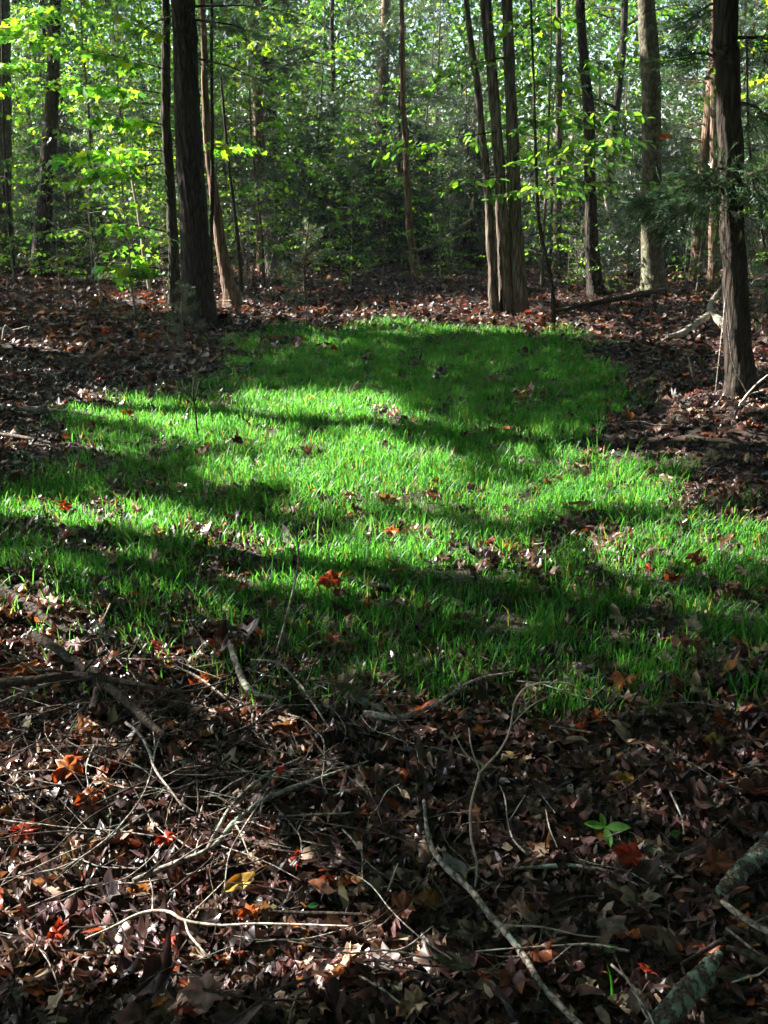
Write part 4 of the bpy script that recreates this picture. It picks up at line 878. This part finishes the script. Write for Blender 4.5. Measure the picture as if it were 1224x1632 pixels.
for a in [(100, 805, 26, 'orange', 'pale orange leaf glowing in the grass at the left', 0, .05), (205, 660, 18, 'red', 'small red-brown leaf at the left end of the sunlit grass', 0, .05), (290, 773, 24, 'pink', 'pinkish leaf lying in the grass, left of the middle', 0, .06),
          (98, 860, 30, 'rust', 'rusty leaf in the shaded grass at the left', 1, .05), (152, 853, 22, 'dark', 'dark leaf right of the rusty leaf in the left grass', 1, .05), (320, 722, 30, 'brown', 'brown leaf at the foot of the dead seedling in the grass', 3, .05),
          (703, 598, 30, 'dark', 'large nearly black leaf in the far shaded grass', 1, .06), (797, 605, 18, 'orange', 'small orange leaf in the far grass right of the black leaf', 0, .05), (628, 658, 34, 'brown', 'brown curled leaf on the far sunlit streak of grass', 3, .05),
          (805, 683, 15, 'red', 'small bright red leaf in the middle grass', 0, .05), (783, 685, 20, 'brown', 'brown leaf beside the small bright red leaf', 4, .05), (755, 690, 15, 'orange', 'small orange leaf two places left of the bright red leaf', 0, .05),
          (612, 795, 40, 'tan', 'big tan curled leaf standing in the middle of the grass', 4, .06), (694, 793, 26, 'rust', 'rust leaf standing on edge in the middle grass', 1, .06), (910, 805, 26, 'rust', 'round rust-brown leaf in the right half of the grass', 5, .05),
          (622, 846, 24, 'orange', 'orange leaf in the lit grass below the big tan leaf', 0, .05), (690, 857, 22, 'brown', 'brown leaf right of the orange leaf below the tan one', 3, .05), (780, 865, 18, 'red', 'small reddish leaf in the grass under the middle', 0, .05),
          (1066, 925, 36, 'rust', 'large rust leaf in sun at the right of the near grass', 4, .06), (1105, 893, 30, 'rust', 'rust leaf standing up behind the large rust leaf', 1, .06), (1110, 908, 14, 'yellow', 'small yellow leaf beside the standing rust leaf', 0, .06), (1188, 912, 24, 'pink', 'pale brown leaf at the right end of the near grass', 3, .05),
          (530, 925, 40, 'red', 'big dark red leaf in the near grass', 0, .06), (628, 912, 22, 'orange', 'orange-brown leaf right of the big dark red leaf', 1, .05), (540, 945, 26, 'rust', 'rust leaf just under the big dark red leaf', 1, .06), (432, 960, 16, 'rust', 'small rust leaf beside the bare upright sapling', 0, .05),
          (675, 972, 26, 'rust', 'rusty leaf near the lower edge of the grass', 1, .05), (745, 980, 34, 'brown', 'brown oak leaf near the lower edge of the grass', 3, .05), (530, 1015, 34, 'rust', 'deep orange leaf where the grass gives way to litter', 0, .05), (1105, 1030, 44, 'rust', 'big dark red-brown leaf at the lower right of the grass', 1, .06),
          (340, 905, 26, 'dark', 'dark leaf in the near grass left of the bare sapling', 1, .05), (384, 935, 20, 'red', 'red leaf in the near grass left of the bare sapling', 0, .05), (850, 905, 26, 'tan', 'tan leaf in the lit grass right of the middle', 4, .05), (155, 650, 14, 'orange', 'tiny orange leaf before the left end of the grass', 0, .04), (735, 635, 14, 'dark', 'small dark leaf in the far shaded grass', 1, .05),
          (700, 768, 16, 'orange', 'small orange leaf in the bright centre of the grass', 0, .06), (1010, 620, 20, 'rust', 'rust leaf at the far right corner of the grass', 0, .04), (870, 770, 20, 'brown', 'brown leaf between two lit streaks on the right', 4, .05),
          (120, 1028, 34, 'pink', 'pinkish leaf with a lit rim at the top of the brush pile', 0, .06), (40, 1065, 40, 'orange', 'orange and pink leaf lit at the left edge of the brush pile', 0, .05), (250, 1035, 26, 'red', 'red leaf in shade at the grass edge above the brush pile', 0, .05), (250, 1100, 24, 'red', 'bright red leaf under the brush pile branches', 0, .05),
          (325, 1083, 34, 'orange', 'glowing yellow-orange leaf propped against a brush pile branch', 4, .07), (110, 1222, 52, 'orange', 'large crumpled orange leaf at the left of the brush pile', 1, .05), (145, 1270, 40, 'orange', 'second crumpled orange leaf under the large one', 1, .05), (10, 1155, 26, 'orange', 'orange leaf at the very left edge of the brush pile', 1, .05),
          (35, 1325, 44, 'red', 'vivid red-orange leaf at the left edge', 1, .05), (268, 1337, 30, 'red', 'brightest red leaf beside the pale forked branch', 1, .06), (445, 1240, 40, 'red', 'dark red leaf behind the pale forked branch', 0, .05), (575, 1252, 30, 'pink', 'pale pink leaf lit by a small sun spot', 1, .06), (645, 1265, 26, 'tan', 'small white lit leaf scrap above the long grey branch', 5, .06),
          (472, 1369, 28, 'red', 'bright orange-red leaf right of the pale forked branch', 1, .05), (512, 1415, 40, 'pink', 'dusty pink leaf standing upright in the bottom middle', 5, .07), (400, 1453, 36, 'orange', 'orange leaf under the arching pale branch', 1, .05), (90, 1487, 36, 'red', 'red leaf low at the left under the arching pale branch', 1, .05),
          (55, 1502, 36, 'pink', 'whitish leaf with a stem low at the left', 0, .05), (330, 1580, 58, 'pink', 'large pale lilac maple leaf at the bottom left', 0, .06), (90, 1600, 40, 'tan', 'tan maple leaf at the bottom left corner', 2, .05), (60, 1580, 34, 'orange', 'orange leaf next to the bottom left corner', 0, .05),
          (272, 1502, 26, 'red', 'small scarlet leaf under the fork of the arching branch', 1, .05), (385, 1405, 44, 'yellow', 'long yellow-brown leaf with a bright top edge', 5, .07), (1004, 1365, 46, 'red', 'orange-red leaf beside the green seedling', 1, .05), (1000, 1495, 36, 'orange', 'orange-brown leaf right of the long grey branch', 1, .05), (1030, 1545, 20, 'red', 'deep red leaf under the lone grass blade', 0, .04),
          (1013, 1595, 44, 'pink', 'pale violet pleated leaf at the bottom right', 2, .06), (855, 1520, 50, 'rust', 'rust-pink leaf against the long grey branch', 1, .05), (815, 1560, 70, 'rust', 'dark purple-red leaf left of the long grey branch', 0, .05), (735, 1535, 64, 'grey', 'grey-green lobed leaf in the bottom middle', 3, .06),
          (1035, 1350, 36, 'grey', 'dull olive leaf right of the orange-red leaf', 3, .06), (1136, 1375, 50, 'rust', 'deep red-brown leaf near the dark log', 0, .05), (555, 1100, 50, 'grey', 'pale grey-green leaf in the shade below the grass', 5, .05), (880, 1170, 44, 'rust', 'dull rust leaf right of the bent dead sapling', 0, .04), (1000, 1240, 30, 'yellow', 'small golden leaf in the right shade', 1, .04), (1140, 1180, 34, 'yellow', 'mustard leaf in shade near the right edge', 0, .04),
          (640, 1455, 50, 'rust', 'dark red leaf right of the dark speckled stick', 0, .04), (1150, 1050, 30, 'tan', 'lit brown leaf on the little heap below the right grass', 3, .05), (500, 1605, 40, 'brown', 'brown leaf at the bottom edge left of the middle', 0, .05), (560, 1520, 34, 'tan', 'tan leaf lit at the bottom middle', 2, .05), (660, 1600, 60, 'tan', 'straw-coloured shredded leaf at the bottom middle', 4, .05)]:
    leaf(*a)
# green seedling, lone green leaves, lone grass shoots
g0 = G(962, 1348); root = empty('seedling', g0, 'fresh green seedling growing out of the dead leaves at the lower right', 'seedling')
mb = MB(); tube(mb, np.array([[0, 0, -.02], [.004, 0, .03], [0, .003, .055]]), [.0022, .002, .0015], 6, (.09, .16, .04)); mb.build('stem', M_GRASS, root)
for az, s, el in ((3.2, .052, .25), (-.25, .06, .15), (-1.45, .05, -.5), (1.9, .035, .9)):
    mb = MB(); inst(mb, ELL_V, ELL_F, [(0, 0, .052)], [(math.cos(az), math.sin(az)*.9, el)], [(0, -.6, 1)], [s], [(.07, .18, .045)], asp=np.array([.75])); mb.build('leaf', M_LEAF, root)
for u_, v_, px, lab in ((962, 1515, 26, 'small flat green leaf above the lone grass blade'), (1068, 1330, 20, 'tiny green leaf right of the seedling'), (1130, 1284, 16, 'tiny round green leaf near the right edge'), (490, 1445, 18, 'curled green leaf on the dark speckled stick'), (112, 1158, 18, 'small green leaf in the brush pile')):
    g = G(u_, v_, .04); s = px*mpp(g); mb = MB(); inst(mb, ELL_V, ELL_F, [(0, 0, 0)], [(1, .3, .05)], [(0, -.6, 1)], [s], [(.06, .2, .07)]); tag(mb.build('green_leaf', M_LEAF, loc=g), lab, 'leaf')
for u_, v_, hh, lab in ((976, 1595, 75, 'single tall grass blade at the bottom right'), (913, 1562, 40, 'small pair of grass blades at the bottom right'), (60, 1020, 40, 'small grass tuft above the brush pile')):
    g = G(u_, v_); mb = MB(); w = mpp(g)
    for k in range(1 if hh > 60 else 3):
        dx = (-14 if k == 0 else 8*k-6)*w; P = [(0, 0, -.01), (dx*.3, 0, hh*w*.5), (dx, 0, hh*w*(1-.2*k))]; S, RR = smooth_path(P, [.0022, .002, .0006], n=8); tube(mb, S, RR, 4, (.07, .22, .03))
    tag(mb.build('grass_blade', M_GRASS, loc=g), lab, 'grass blade')
# the orange leaf caught on the bough
g = D(1056, 218, 9.4); mb = MB(); inst(mb, LITTER_T[5][0], LITTER_T[5][1], [(-.04, 0, 0)], [(1, 0, .05)], [(0, -.8, .6)], [.11], [(.6, .1, .015)]); tag(mb.build('orange_leaf', M_LITTER, loc=g), 'single bright orange leaf caught on a bough before the mossy trunk', 'leaf')

# ------------------------------------------------------------------ air of the woods
me = bpy.data.meshes.new('haze'); x0, x1, y0, y1, z0, z1 = -420, 420, -220, 520, float(GZ.min())-1, 19
me.from_pydata([(x, y, z) for z in (z0, z1) for y in (y0, y1) for x in (x0, x1)], [], [(0, 2, 3, 1), (4, 5, 7, 6), (0, 1, 5, 4), (2, 6, 7, 3), (0, 4, 6, 2), (1, 3, 7, 5)])
hz = bpy.data.objects.new('haze', me); C.objects.link(hz); tag(hz, 'faint sunlit haze hanging in the woods', 'haze', kind='stuff')
m, n, l = newmat('haze'); pv = n.new('ShaderNodeVolumePrincipled'); pv.inputs['Density'].default_value = .0005; pv.inputs['Color'].default_value = (.85, .93, .95, 1)
o = n.new('ShaderNodeOutputMaterial'); l.new(pv.outputs[0], o.inputs['Volume']); me.materials.append(m)
cy.volume_bounces = 0
